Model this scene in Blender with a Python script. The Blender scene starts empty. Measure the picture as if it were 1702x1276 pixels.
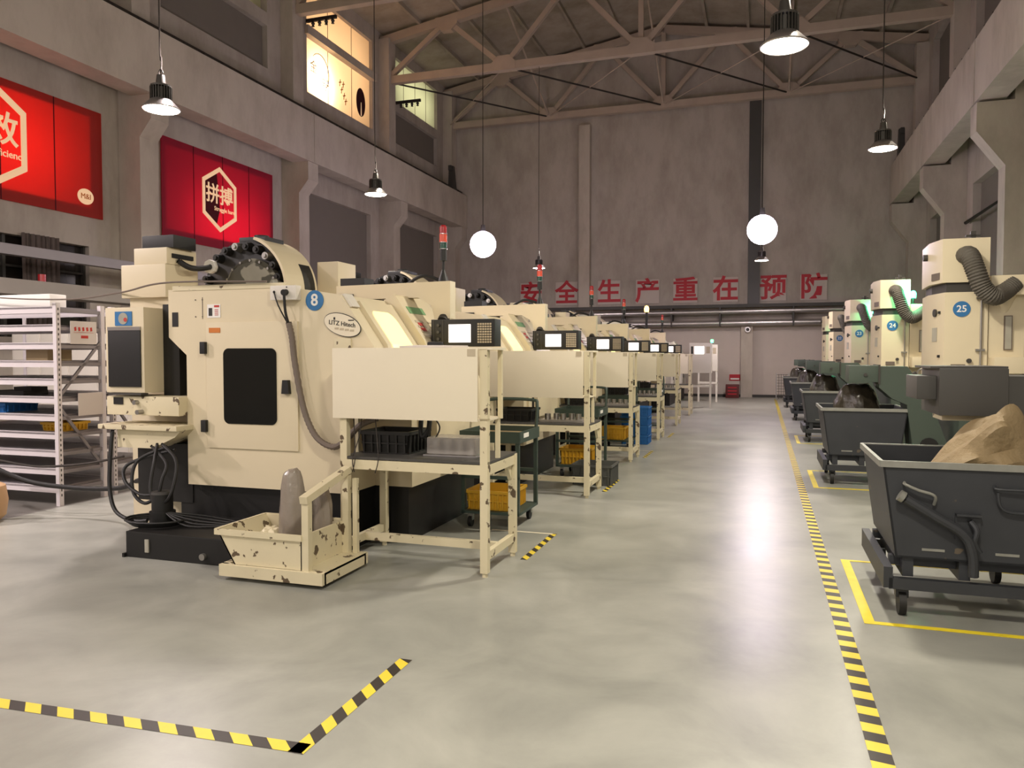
import bpy, bmesh, math, random
from mathutils import Vector, Matrix, noise as mnoise
random.seed(11)
S = bpy.context.scene
COL = S.collection
PI = math.pi

# ------------------------------------------------------------------ camera
cam_d = bpy.data.cameras.new('camera')
cam = bpy.data.objects.new('camera', cam_d); COL.objects.link(cam)
cam_d.sensor_width = 36.0
cam_d.lens = 36.0 * 1278.0 / 1702.0
cam_d.clip_end = 200
cam.location = (0, 0, 1.55)
cam.rotation_euler = (PI / 2 - math.atan(46 / 1278), 0, math.atan(419 / 1278))
S.camera = cam

# ------------------------------------------------------------------ world, exposure
world = bpy.data.worlds.new('world'); S.world = world
world.use_nodes = True
world.node_tree.nodes['Background'].inputs[0].default_value = (1.0, 0.92, 0.84, 1)
world.node_tree.nodes['Background'].inputs[1].default_value = 0.24
S.view_settings.view_transform = 'Standard'
S.view_settings.look = 'None'
S.view_settings.exposure = 1.55
S.view_settings.gamma = 1.0
S.view_settings.use_curve_mapping = False

LAMP_W = 57.0            # each high-bay lamp
GLOBE_W = 105.0          # each lamp with its glare built as a globe
BANNER_W = 21.0          # behind a backlit banner
POSTER_W = 36.0         # behind the backlit poster window
WARM = (1.0, 0.92, 0.77)
PINKW = (1.0, 0.87, 0.86)
LILAC = (0.93, 0.78, 1.0)


def area_light(name, loc, size, power, color, rot=(0, 0, 0), shape='DISK', size_y=None):
    d = bpy.data.lights.new(name, 'AREA')
    d.shape = shape; d.size = size
    if size_y: d.size_y = size_y
    d.energy = power; d.color = color
    o = bpy.data.objects.new(name, d); COL.objects.link(o)
    o.location = loc; o.rotation_euler = rot
    return o


# ------------------------------------------------------------------ materials
def lin(c):
    return c / 12.92 if c <= 0.04045 else ((c + 0.055) / 1.055) ** 2.4


def rgb(h):
    h = h.lstrip('#')
    return tuple(lin(int(h[i:i + 2], 16) / 255.0) for i in (0, 2, 4)) + (1,)


def mat(name, col, rough=0.5, metal=0.0, var=0.12, scale=3.0, emit=0.0, emit_col=None, spot=None, spot_thr=0.62,
        spot_scale=14.0, bump=0.0, bump_scale=40.0, trans=0.0, alpha=1.0, spec=0.5):
    m = bpy.data.materials.new(name); m.use_nodes = True
    nt = m.node_tree; b = nt.nodes['Principled BSDF']
    c = rgb(col)
    b.inputs['Roughness'].default_value = rough
    b.inputs['Metallic'].default_value = metal
    b.inputs['Specular IOR Level'].default_value = spec
    b.inputs['Base Color'].default_value = c
    b.inputs['Alpha'].default_value = alpha
    b.inputs['Transmission Weight'].default_value = trans
    tc = nt.nodes.new('ShaderNodeTexCoord')
    last = None
    if var > 0:
        n = nt.nodes.new('ShaderNodeTexNoise'); n.inputs['Scale'].default_value = scale; n.inputs['Detail'].default_value = 5
        nt.links.new(tc.outputs['Object'], n.inputs['Vector'])
        mx = nt.nodes.new('ShaderNodeMix'); mx.data_type = 'RGBA'
        mx.inputs[6].default_value = tuple(x * (1 - var) for x in c[:3]) + (1,)
        mx.inputs[7].default_value = tuple(min(1, x * (1 + var)) for x in c[:3]) + (1,)
        nt.links.new(n.outputs['Fac'], mx.inputs[0])
        last = mx.outputs[2]
    if spot:
        n2 = nt.nodes.new('ShaderNodeTexNoise'); n2.inputs['Scale'].default_value = spot_scale; n2.inputs['Detail'].default_value = 3
        nt.links.new(tc.outputs['Object'], n2.inputs['Vector'])
        rp = nt.nodes.new('ShaderNodeValToRGB')
        rp.color_ramp.elements[0].position = spot_thr; rp.color_ramp.elements[0].color = (0, 0, 0, 1)
        rp.color_ramp.elements[1].position = spot_thr + 0.03; rp.color_ramp.elements[1].color = (1, 1, 1, 1)
        nt.links.new(n2.outputs['Fac'], rp.inputs[0])
        mx2 = nt.nodes.new('ShaderNodeMix'); mx2.data_type = 'RGBA'
        if last: nt.links.new(last, mx2.inputs[6])
        else: mx2.inputs[6].default_value = c
        mx2.inputs[7].default_value = rgb(spot)
        nt.links.new(rp.outputs[0], mx2.inputs[0])
        last = mx2.outputs[2]
    if last: nt.links.new(last, b.inputs['Base Color'])
    if bump > 0:
        n3 = nt.nodes.new('ShaderNodeTexNoise'); n3.inputs['Scale'].default_value = bump_scale; n3.inputs['Detail'].default_value = 4
        nt.links.new(tc.outputs['Object'], n3.inputs['Vector'])
        bp = nt.nodes.new('ShaderNodeBump'); bp.inputs['Strength'].default_value = bump; bp.inputs['Distance'].default_value = 0.02
        nt.links.new(n3.outputs['Fac'], bp.inputs['Height'])
        nt.links.new(bp.outputs['Normal'], b.inputs['Normal'])
    if emit > 0:
        b.inputs['Emission Color'].default_value = rgb(emit_col or col)
        b.inputs['Emission Strength'].default_value = emit
    return m


def translucent(name, col, frac=0.7, rough=0.6):
    m = bpy.data.materials.new(name); m.use_nodes = True
    nt = m.node_tree; b = nt.nodes['Principled BSDF']; out = nt.nodes['Material Output']
    b.inputs['Base Color'].default_value = rgb(col); b.inputs['Roughness'].default_value = rough
    t = nt.nodes.new('ShaderNodeBsdfTranslucent'); t.inputs[0].default_value = rgb(col)
    mx = nt.nodes.new('ShaderNodeMixShader'); mx.inputs[0].default_value = frac
    nt.links.new(b.outputs[0], mx.inputs[1]); nt.links.new(t.outputs[0], mx.inputs[2])
    nt.links.new(mx.outputs[0], out.inputs[0])
    return m


def floor_material():
    m = mat('grey_epoxy', '#a5a29c', rough=0.34, var=0.0, spec=0.38)
    nt = m.node_tree; b = nt.nodes['Principled BSDF']
    g = nt.nodes.new('ShaderNodeNewGeometry')
    n = nt.nodes.new('ShaderNodeTexNoise'); n.inputs['Scale'].default_value = 1.3; n.inputs['Detail'].default_value = 8
    n.inputs['Roughness'].default_value = 0.62; n.inputs['Distortion'].default_value = 0.4
    nt.links.new(g.outputs['Position'], n.inputs['Vector'])
    rp = nt.nodes.new('ShaderNodeValToRGB')
    rp.color_ramp.elements[0].position = 0.3; rp.color_ramp.elements[0].color = rgb('#84857e')
    rp.color_ramp.elements[1].position = 0.7; rp.color_ramp.elements[1].color = rgb('#a6a69d')
    nt.links.new(n.outputs['Fac'], rp.inputs[0])
    # bare concrete beyond the edge of the paint, near the racks
    sx = nt.nodes.new('ShaderNodeSeparateXYZ'); nt.links.new(g.outputs['Position'], sx.inputs[0])
    lt = nt.nodes.new('ShaderNodeMath'); lt.operation = 'LESS_THAN'; lt.inputs[1].default_value = -6.86
    nt.links.new(sx.outputs[0], lt.inputs[0])
    mx = nt.nodes.new('ShaderNodeMix'); mx.data_type = 'RGBA'; mx.inputs[7].default_value = rgb('#77746f')
    nt.links.new(lt.outputs[0], mx.inputs[0]); nt.links.new(rp.outputs[0], mx.inputs[6])
    nt.links.new(mx.outputs[2], b.inputs['Base Color'])
    r2 = nt.nodes.new('ShaderNodeMapRange'); r2.inputs[3].default_value = 0.27; r2.inputs[4].default_value = 0.42
    nt.links.new(n.outputs['Fac'], r2.inputs[0]); nt.links.new(r2.outputs[0], b.inputs['Roughness'])
    return m


def wall_material(name, col, stain):
    m = mat(name, col, rough=0.85, var=0.0, spec=0.2)
    nt = m.node_tree; b = nt.nodes['Principled BSDF']
    g = nt.nodes.new('ShaderNodeNewGeometry')
    mp = nt.nodes.new('ShaderNodeMapping'); mp.inputs['Scale'].default_value = (0.8, 0.8, 0.35)
    nt.links.new(g.outputs['Position'], mp.inputs[0])
    n = nt.nodes.new('ShaderNodeTexNoise'); n.inputs['Scale'].default_value = 1.6; n.inputs['Detail'].default_value = 9
    n.inputs['Roughness'].default_value = 0.65
    nt.links.new(mp.outputs[0], n.inputs['Vector'])
    rp = nt.nodes.new('ShaderNodeValToRGB')
    rp.color_ramp.elements[0].position = 0.28; rp.color_ramp.elements[0].color = rgb(stain)
    rp.color_ramp.elements[1].position = 0.6; rp.color_ramp.elements[1].color = rgb(col)
    nt.links.new(n.outputs['Fac'], rp.inputs[0]); nt.links.new(rp.outputs[0], b.inputs['Base Color'])
    return m


M = dict(
    floor=floor_material(),
    wall=wall_material('plaster_wall', '#b3aaa0', '#9b9187'),
    concrete=wall_material('painted_concrete', '#bdb3a7', '#a69b8f'),
    roof=wall_material('roof_slab', '#a59a8b', '#8c8172'),
    infill=mat('grey_infill', '#756e66', 0.8, var=0.06),
    truss=mat('truss_paint', '#b09f90', 0.7, var=0.15, scale=2),
    steel_dark=mat('dark_steel', '#3a3733', 0.6, var=0.2),
    rail=mat('rail_steel', '#37312c', 0.6, 0.3),
    galv=mat('galvanised', '#b9b4b2', 0.32, 0.8, var=0.15, scale=6),
    cream=mat('cream_enamel', '#d9ccae', 0.42, var=0.05, scale=2),
    cream_dirty=mat('cream_enamel_worn', '#d5caaa', 0.5, var=0.1, scale=4, spot='#5e4e3b', spot_thr=0.63, spot_scale=13),
    white_paint=mat('white_enamel', '#d9d3c8', 0.4, var=0.04),
    board=mat('white_board', '#e3d9c2', 0.5, var=0.03),
    black=mat('black_plastic', '#151413', 0.5, var=0.1),
    blackpaint=mat('black_oily_iron', '#151413', 0.5, var=0.25, scale=5),
    rubber=mat('black_rubber', '#171615', 0.6, var=0.1),
    darkglass=mat('smoked_glass', '#121311', 0.12, var=0.0, spec=0.6),
    steel=mat('bare_steel', '#a9a6a1', 0.35, 0.9, var=0.15),
    sink=mat('heat_sink_grey', '#5a5752', 0.45, 0.6, var=0.1),
    chrome=mat('chrome', '#d8d6d2', 0.12, 1.0, var=0.0),
    mottled=mat('oily_clear_cover', '#8f8c80', 0.3, var=0.3, scale=5, spot='#4a483f', spot_thr=0.5, spot_scale=4),
    pale_plastic=mat('pale_plastic', '#a6a294', 0.4, var=0.25, scale=6),
    hose=mat('ribbed_hose', '#6d6157', 0.6, var=0.15, scale=10),
    greyhose=mat('grey_duct', '#57524a', 0.7, var=0.15, bump=0.5, bump_scale=60),
    green=mat('green_grey_enamel', '#434e45', 0.5, var=0.1),
    greydark=mat('dark_grey_enamel', '#464441', 0.5, var=0.08),
    cart=mat('cart_iron', '#34363a', 0.5, 0.15, var=0.2, scale=5, spot='#5d5346', spot_thr=0.7, spot_scale=9),
    cart_edge=mat('worn_rim', '#8d8d86', 0.5, 0.3, var=0.3, scale=9),
    sack=mat('tan_woven_sack', '#8a7757', 0.7, var=0.3, scale=5, bump=0.6, bump_scale=25),
    darkbag=mat('dark_plastic_bag', '#2d2820', 0.3, var=0.3, scale=6, bump=0.4, bump_scale=18),
    greybag=mat('grey_plastic_bag', '#8d8378', 0.25, var=0.2, scale=6, bump=0.4, bump_scale=14),
    trolley=mat('green_trolley', '#34423b', 0.5, var=0.15),
    yellow=mat('yellow_crate', '#c99a22', 0.5, var=0.12),
    blue=mat('blue_crate', '#2166a8', 0.5, var=0.1),
    greycrate=mat('grey_crate', '#4b4c48', 0.5, var=0.1),
    blackcrate=mat('black_crate', '#1b1916', 0.5, var=0.15),
    tape_y=mat('tape_yellow', '#e2c93a', 0.5, var=0.1, scale=12),
    tape_k=mat('tape_black', '#2e2720', 0.5, var=0.1),
    paint_y=mat('floor_paint_yellow', '#e3cd2c', 0.5, var=0.2, scale=9),
    red=mat('sign_red', '#b01f2c', 0.6, var=0.05),
    card=mat('pale_card', '#c0b4ab', 0.7, var=0.06),
    disc_blue=mat('disc_blue', '#2f6ea3', 0.5, var=0.0),
    white=mat('white_print', '#e9e6e0', 0.5, var=0.0),
    ink=mat('black_print', '#22201e', 0.6, var=0.0),
    ink_grey=mat('grey_print', '#b9ac94', 0.6, var=0.0),
    redprint=mat('red_print', '#b5352c', 0.6, var=0.0),
    orange=mat('orange_print', '#c8752c', 0.6, var=0.0),
    greenprint=mat('green_print', '#6f9a6a', 0.6, var=0.0),
    lamp_face=mat('lamp_diffuser', '#ffffff', 0.5, var=0, emit=9.0, emit_col='#fff0dc'),
    globe=mat('glare_globe', '#ffffff', 0.5, var=0, emit=5.0, emit_col='#f3e2ff'),
    screen=mat('lit_screen', '#ffffff', 0.3, var=0, emit=0.75, emit_col='#fff1ea'),
    amber_on=mat('amber_lens_lit', '#ff9a3c', 0.3, var=0, emit=3.0, emit_col='#ffb057'),
    green_on=mat('green_lens_lit', '#35ff90', 0.3, var=0, emit=6.0, emit_col='#3cff9a'),
    red_lens=mat('red_lens', '#a3252a', 0.25, var=0, spec=0.6),
    orange_lens=mat('orange_lens', '#d8523c', 0.25, var=0, spec=0.6),
    green_lens=mat('green_lens', '#20463a', 0.25, var=0, spec=0.6),
    lit_window=mat('lit_cabin_glass', '#f2d77a', 0.2, var=0.0, emit=0.55, emit_col='#ffe596'),
    curtain=mat('dark_curtain', '#5a4f4b', 0.9, var=0.2, scale=8),
    nightglass=mat('night_glass', '#2a2623', 0.12, var=0.0, spec=0.6),
    shelf=mat('white_rack_paint', '#d7d0d2', 0.4, 0.1, var=0.06),
    shelf_grey=mat('grey_rack_steel', '#8a8487', 0.45, 0.3, var=0.1),
    paper=mat('paper', '#cfc6c0', 0.7, var=0.03),
    cardboard=mat('cardboard', '#b09a78', 0.8, var=0.1),
    firebox=mat('fire_box_red', '#5a1512', 0.5, var=0.1),
    tray=mat('tray_grey', '#8d8789', 0.5, var=0.1),
    tarp=mat('grey_duct_paint', '#8b847c', 0.7, var=0.12),
    tan=mat('tan_paint', '#b9946c', 0.5, var=0.1),
    banner_red=translucent('banner_red', '#dd4c40'),
    banner_crimson=translucent('banner_crimson', '#d23a58'),
    banner_dark=translucent('banner_dark', '#6e1420', 0.6),
    banner_cream=mat('banner_cream', '#f3cfa4', 0.6, var=0, emit=0.16, emit_col='#f3c79a'),  # low emission stands in for backlight through the pale print
    poster=translucent('poster_sheet', '#f3dfc4', 0.8),
    poster_white=translucent('poster_pane', '#d8d6c0', 0.8),
    poster_ink=mat('poster_ink', '#6d4a3a', 0.8, var=0),
    poster_disc=translucent('poster_disc', '#4a1c28', 0.5),
    clear=mat('clear_film', '#c9c2bd', 0.15, var=0.15, scale=8, alpha=0.55),
)

# ------------------------------------------------------------------ mesh builder
BASE = {}


class MB:
    def __init__(s):
        s.bm = bmesh.new(); s.mi = 0

    def use(s, i): s.mi = i; return s

    def face(s, vs):
        try:
            f = s.bm.faces.new(vs); f.material_index = s.mi; return f
        except ValueError:
            return None

    def hexa(s, p, bev=0.0):
        v = [s.bm.verts.new(q) for q in p]
        fs = [s.face([v[i] for i in q]) for q in ((0, 3, 2, 1), (4, 5, 6, 7), (0, 1, 5, 4), (1, 2, 6, 5), (2, 3, 7, 6), (3, 0, 4, 7))]
        if bev > 0:
            es = list({e for f in fs if f for e in f.edges})
            bmesh.ops.bevel(s.bm, geom=es, offset=bev, segments=2, profile=0.7, affect='EDGES')
        return s

    def box(s, x0, x1, y0, y1, z0, z1, bev=0.0):
        x0, x1 = min(x0, x1), max(x0, x1); y0, y1 = min(y0, y1), max(y0, y1); z0, z1 = min(z0, z1), max(z0, z1)
        return s.hexa([(x0, y0, z0), (x1, y0, z0), (x1, y1, z0), (x0, y1, z0), (x0, y0, z1), (x1, y0, z1), (x1, y1, z1), (x0, y1, z1)], bev)

    def prism(s, pts, axis, a0, a1):
        def P(u, w, a):
            return {'y': (u, a, w), 'x': (a, u, w), 'z': (u, w, a)}[axis]
        A = [s.bm.verts.new(P(u, w, a0)) for u, w in pts]; B = [s.bm.verts.new(P(u, w, a1)) for u, w in pts]
        n = len(pts)
        s.face(A[::-1]); s.face(B)
        for i in range(n): s.face([A[i], A[(i + 1) % n], B[(i + 1) % n], B[i]])
        return s

    def frame_of(s, d):
        d = d.normalized()
        up = Vector((0, 0, 1)) if abs(d.z) < 0.95 else Vector((0, 1, 0))
        a = d.cross(up).normalized(); b = a.cross(d).normalized()
        return a, b

    def bar(s, p0, p1, w, h):
        p0, p1 = Vector(p0), Vector(p1)
        a, b = s.frame_of(p1 - p0); a *= w / 2; b *= h / 2
        return s.hexa([p0 - a - b, p0 + a - b, p0 + a + b, p0 - a + b, p1 - a - b, p1 + a - b, p1 + a + b, p1 - a + b])

    def cyl(s, p0, p1, r0, r1=None, seg=20):
        r1 = r0 if r1 is None else r1
        p0, p1 = Vector(p0), Vector(p1); a, b = s.frame_of(p1 - p0)
        A, B = [], []
        for i in range(seg):
            t = 2 * PI * i / seg; d = a * math.cos(t) + b * math.sin(t)
            A.append(s.bm.verts.new(p0 + d * r0)); B.append(s.bm.verts.new(p1 + d * r1))
        s.face(A[::-1]); s.face(B)
        for i in range(seg): s.face([A[i], A[(i + 1) % seg], B[(i + 1) % seg], B[i]])
        return s

    def tube(s, pts, r, seg=8, smooth=0):
        P = [Vector(p) for p in pts]
        if smooth:
            Q = []
            for i in range(len(P) - 1):
                a, b, c, d = P[max(i - 1, 0)], P[i], P[i + 1], P[min(i + 2, len(P) - 1)]
                for k in range(smooth):
                    t = k / smooth
                    Q.append(0.5 * ((2 * b) + (c - a) * t + (2 * a - 5 * b + 4 * c - d) * t * t + (3 * b - a - 3 * c + d) * t ** 3))
            P = Q + [P[-1]]
        n = len(P); prev = None; rings = []
        for i in range(n):
            d = (P[min(i + 1, n - 1)] - P[max(i - 1, 0)]).normalized()
            if prev is None: a, b = s.frame_of(d)
            else:
                a = (prev - d * prev.dot(d)).normalized(); b = d.cross(a)
            prev = a
            rr = r(i / (n - 1)) if callable(r) else r
            rings.append([s.bm.verts.new(P[i] + (a * math.cos(2 * PI * k / seg) + b * math.sin(2 * PI * k / seg)) * rr) for k in range(seg)])
        s.face(rings[0][::-1]); s.face(rings[-1])
        for A, B in zip(rings, rings[1:]):
            for k in range(seg): s.face([A[k], A[(k + 1) % seg], B[(k + 1) % seg], B[k]])
        return s

    def lathe(s, c, prof, seg=32, axis='z'):
        c = Vector(c)
        def P(r, h, t):
            u, w = r * math.cos(t), r * math.sin(t)
            return c + {'z': Vector((u, w, h)), 'y': Vector((u, h, w)), 'x': Vector((h, u, w))}[axis]
        rings = []
        for r, h in prof:
            rings.append([s.bm.verts.new(P(max(r, 1e-4), h, 2 * PI * k / seg)) for k in range(seg)])
        for A, B in zip(rings, rings[1:]):
            for k in range(seg): s.face([A[k], A[(k + 1) % seg], B[(k + 1) % seg], B[k]])
        s.face(rings[0][::-1]); s.face(rings[-1])
        return s

    def blob(s, c, rx, ry, rz, fold=0.12, seed=0, seg=36, rings=22, lean=(0, 0), taper=0.0, sq=1.0):
        c = Vector(c); R = []
        for j in range(rings + 1):
            ph = PI * j / rings
            row = []
            for k in range(seg):
                t = 2 * PI * k / seg
                d = Vector((math.sin(ph) * math.cos(t), math.sin(ph) * math.sin(t), -math.cos(ph)))
                q_ = max(math.sin(ph), 1e-6) ** (sq - 1) if 0 < j < rings else 1
                f = 1 + fold * (mnoise.noise(d * 1.7 + Vector((seed, 0, 0))) + 0.45 * math.sin(7 * t + 3 * d.z + seed) * math.sin(ph) + 0.5 * mnoise.noise(d * 5 + Vector((0, seed, 0))))
                u = (d.z + 1) / 2
                tp = 1 - taper * u
                row.append(s.bm.verts.new(c + Vector((d.x * q_ * rx * f * tp + lean[0] * u, d.y * q_ * ry * f * tp + lean[1] * u, d.z * rz * f))))
            R.append(row)
        for A, B in zip(R, R[1:]):
            for k in range(seg): s.face([A[k], A[(k + 1) % seg], B[(k + 1) % seg], B[k]])
        bmesh.ops.remove_doubles(s.bm, verts=R[0] + R[-1], dist=1e-5)
        return s

    def text(s, body, org, size, xd=(1, 0, 0), yd=(0, 0, 1), depth=0.002, center=True, bold=0.0):
        cu = bpy.data.curves.new('t', 'FONT'); cu.body = body; cu.size = 1.0; cu.offset = bold
        cu.align_x = 'CENTER' if center else 'LEFT'; cu.align_y = 'CENTER' if center else 'BOTTOM_BASELINE'
        cu.resolution_u = 3
        o = bpy.data.objects.new('t', cu); COL.objects.link(o)
        dg = bpy.context.evaluated_depsgraph_get(); dg.update()
        me = bpy.data.meshes.new_from_object(o.evaluated_get(dg))
        xd, yd = Vector(xd).normalized(), Vector(yd).normalized(); n = xd.cross(yd)
        t = bmesh.new(); t.from_mesh(me)
        r = bmesh.ops.extrude_face_region(t, geom=list(t.faces))
        for v in r['geom']:
            if isinstance(v, bmesh.types.BMVert): v.co.z += depth / size
        vm = {}
        org = Vector(org)
        for v in t.verts: vm[v.index if v.index >= 0 else id(v)] = None
        t.verts.index_update()
        new = [s.bm.verts.new(org + xd * (v.co.x * size) + yd * (v.co.y * size) + n * (v.co.z * size)) for v in t.verts]
        for f in t.faces: s.face([new[v.index] for v in f.verts])
        t.free(); COL.objects.unlink(o); bpy.data.objects.remove(o); bpy.data.curves.remove(cu); bpy.data.meshes.remove(me)
        return s

    def build(s, name, mats, parent=None, smooth=True, label=None):
        bmesh.ops.recalc_face_normals(s.bm, faces=list(s.bm.faces))
        if parent is None:
            xs = [v.co.x for v in s.bm.verts]; ys = [v.co.y for v in s.bm.verts]; zs = [v.co.z for v in s.bm.verts]
            L = Vector(((min(xs) + max(xs)) / 2, (min(ys) + max(ys)) / 2, min(zs)))
        else:
            L = BASE[parent.name]
        for v in s.bm.verts: v.co -= L
        me = bpy.data.meshes.new(name); s.bm.to_mesh(me); s.bm.free()
        for m in (mats if isinstance(mats, (list, tuple)) else [mats]): me.materials.append(M[m] if isinstance(m, str) else m)
        if smooth:
            me.shade_smooth(); me.set_sharp_from_angle(angle=math.radians(32))
        o = bpy.data.objects.new(name, me); COL.objects.link(o)
        if parent is None: o.location = L
        else: o.parent = parent
        BASE[o.name] = L
        if label: o['label'] = label
        return o


def tag(o, label, cat, group=None, kind=None):
    o['label'] = label; o['category'] = cat
    if group: o['group'] = group
    if kind: o['kind'] = kind
    return o


def thing(name, loc, label, cat, group=None):
    o = bpy.data.objects.new(name, None); COL.objects.link(o)
    o.location = loc; o.empty_display_size = 0.1
    BASE[o.name] = Vector(loc)
    return tag(o, label, cat, group)


def struct(o, label=None):
    o['kind'] = 'structure'
    if label: o['label'] = label
    return o


def copy_tree(o, off, label=None, skip=(), swap=None):
    c = o.copy(); COL.objects.link(c)
    c.location = o.location + Vector(off)
    if label: c['label'] = label
    def kids(src, dst):
        for ch in list(src.children):
            if ch.name.split('.')[0] in skip: continue
            d = ch.copy(); COL.objects.link(d); d.parent = dst
            if swap and d.type == 'MESH':
                for sl in d.material_slots:
                    if sl.material and sl.material.name in swap:
                        sl.link = 'OBJECT'; sl.material = M[swap_to]
            kids(ch, d)
    swap_to = swap.get('to') if swap else None
    kids(o, c)
    return c


# ------------------------------------------------------------------ hall structure
TY = [-9.85, -4.1, 1.65, 7.4, 13.15, 18.9, 24.65, 30.3]      # column / truss lines
YB = 30.6                                                # back wall face
XL, XR = -12.9, 5.3                                      # wall faces
XC = -3.8                                                # ridge


def roof_z(x): return 14.35 - 0.165 * abs(x - XC)


struct(MB().box(-14.2, 7.2, -11, 31.2, -0.2, 0).build('floor', 'floor'))

# ceiling: two slopes of slabs with ribs
b = MB()
for sx in (-1, 1):
    xe = XL - 0.4 if sx < 0 else XR + 0.4
    b.hexa([(XC, -11, roof_z(XC)), (xe, -11, roof_z(xe)), (xe, 31, roof_z(xe)), (XC, 31, roof_z(XC)),
            (XC, -11, roof_z(XC) + .2), (xe, -11, roof_z(xe) + .2), (xe, 31, roof_z(xe) + .2), (XC, 31, roof_z(XC) + .2)])
struct(b.build('ceiling', 'roof', smooth=False))
for k, x in enumerate([-11.4, -9.9, -8.4, -6.9, -5.4, -2.2, -0.7, 0.8, 2.3, 3.8]):
    z = roof_z(x)
    struct(MB().box(x - .05, x + .05, -11, 30.6, z - .14, z + .02).build('trim_%d' % (k + 1), 'roof', smooth=False))


def wall_cells(b, axis, a0, a1, u0, u1, z0, z1, holes):
    us = sorted({u0, u1} | {h[0] for h in holes} | {h[1] for h in holes}); zs = sorted({z0, z1} | {h[2] for h in holes} | {h[3] for h in holes})
    us = [u for u in us if u0 <= u <= u1]; zs = [z for z in zs if z0 <= z <= z1]
    for ua, ub in zip(us, us[1:]):
        run = None
        for za, zb in zip(zs, zs[1:]):
            um, zm = (ua + ub) / 2, (za + zb) / 2
            solid = not any(h[0] < um < h[1] and h[2] < zm < h[3] for h in holes)
            if solid and run is None: run = [za, zb]
            elif solid: run[1] = zb
            if (not solid or zb == zs[-1]) and run:
                if axis == 'x': b.box(a0, a1, ua, ub, run[0], run[1])
                else: b.box(ua, ub, a0, a1, run[0], run[1])
                run = None


bays = list(zip(TY, TY[1:]))
lower = {3: (8.6, 12.1, 4.55, 6.3), 4: (14.2, 18.0, 4.45, 6.3), 5: (19.85, 23.75, 2.6, 6.4), 6: (25.6, 29.4, 2.6, 6.5)}
upper_lo = {i: (a + 1.0, c - .85, 9.35, 10.5) for i, (a, c) in enumerate(bays)}
upper_hi = {i: (a + 1.0, c - .85, 10.85, 12.45) for i, (a, c) in enumerate(bays)}
upper_lo.pop(5); upper_hi[5] = (19.95, 23.95, 9.35, 12.35)
winL = (6.0, 12.1, 1.9, 3.75)
holesL = list(lower.values()) + list(upper_lo.values()) + list(upper_hi.values()) + [winL]
b = MB(); wall_cells(b, 'x', -13.35, XL, -11, 31, 0, 13.1, holesL)
struct(b.build('wall_left', 'wall', smooth=False))
holesR = [(a + 1.0, c - .85, 9.35, 12.2) for a, c in bays] + [(a + 1.0, c - .9, 3.2, 6.2) for a, c in bays]
b = MB(); wall_cells(b, 'x', XR, XR + .4, -11, 31, 0, 13.1, holesR)
struct(b.build('wall_right', 'wall', smooth=False))
struct(MB().box(-13.4, 5.8, YB, YB + .4, 0, 14.6).build('wall_back', 'wall', smooth=False))
# light-tight outer skins behind the openings
struct(MB().box(-14.15, -14.05, -11, 31, 0, 13.4).build('wall_outer', 'infill', smooth=False))
n = 1
for i in (5, 6):
    y0, y1, z0, z1 = lower[i]
    struct(MB().box(XL - .22, XL - .16, y0 - .05, y1 + .05, z0 - .05, z1 + .05).build('window_%d' % n, 'infill', smooth=False),
           'dark grey boarded-up window in the left wall below the crane beam'); n += 1
for i, h in upper_lo.items():
    if i < 2: continue
    y0, y1, z0, z1 = h
    struct(MB().box(XL - .22, XL - .16, y0 - .05, y1 + .05, z0 - .05, z1 + .05).build('window_%d' % n, 'infill', smooth=False)); n += 1
for i in (2, 3, 4):
    y0, y1, z0, z1 = upper_hi[i]
    o = MB().box(XL - .22, XL - .2, y0 - .05, y1 + .05, z0 - .05, z1 + .05).build('window_%d' % n, 'poster_white', smooth=False); struct(o); n += 1
for h in holesR:
    if h[0] < 4: continue
    struct(MB().box(XR + .2, XR + .26, h[0] - .05, h[1] + .05, h[2] - .05, h[3] + .05).build('window_%d' % n, 'infill', smooth=False)); n += 1

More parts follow.
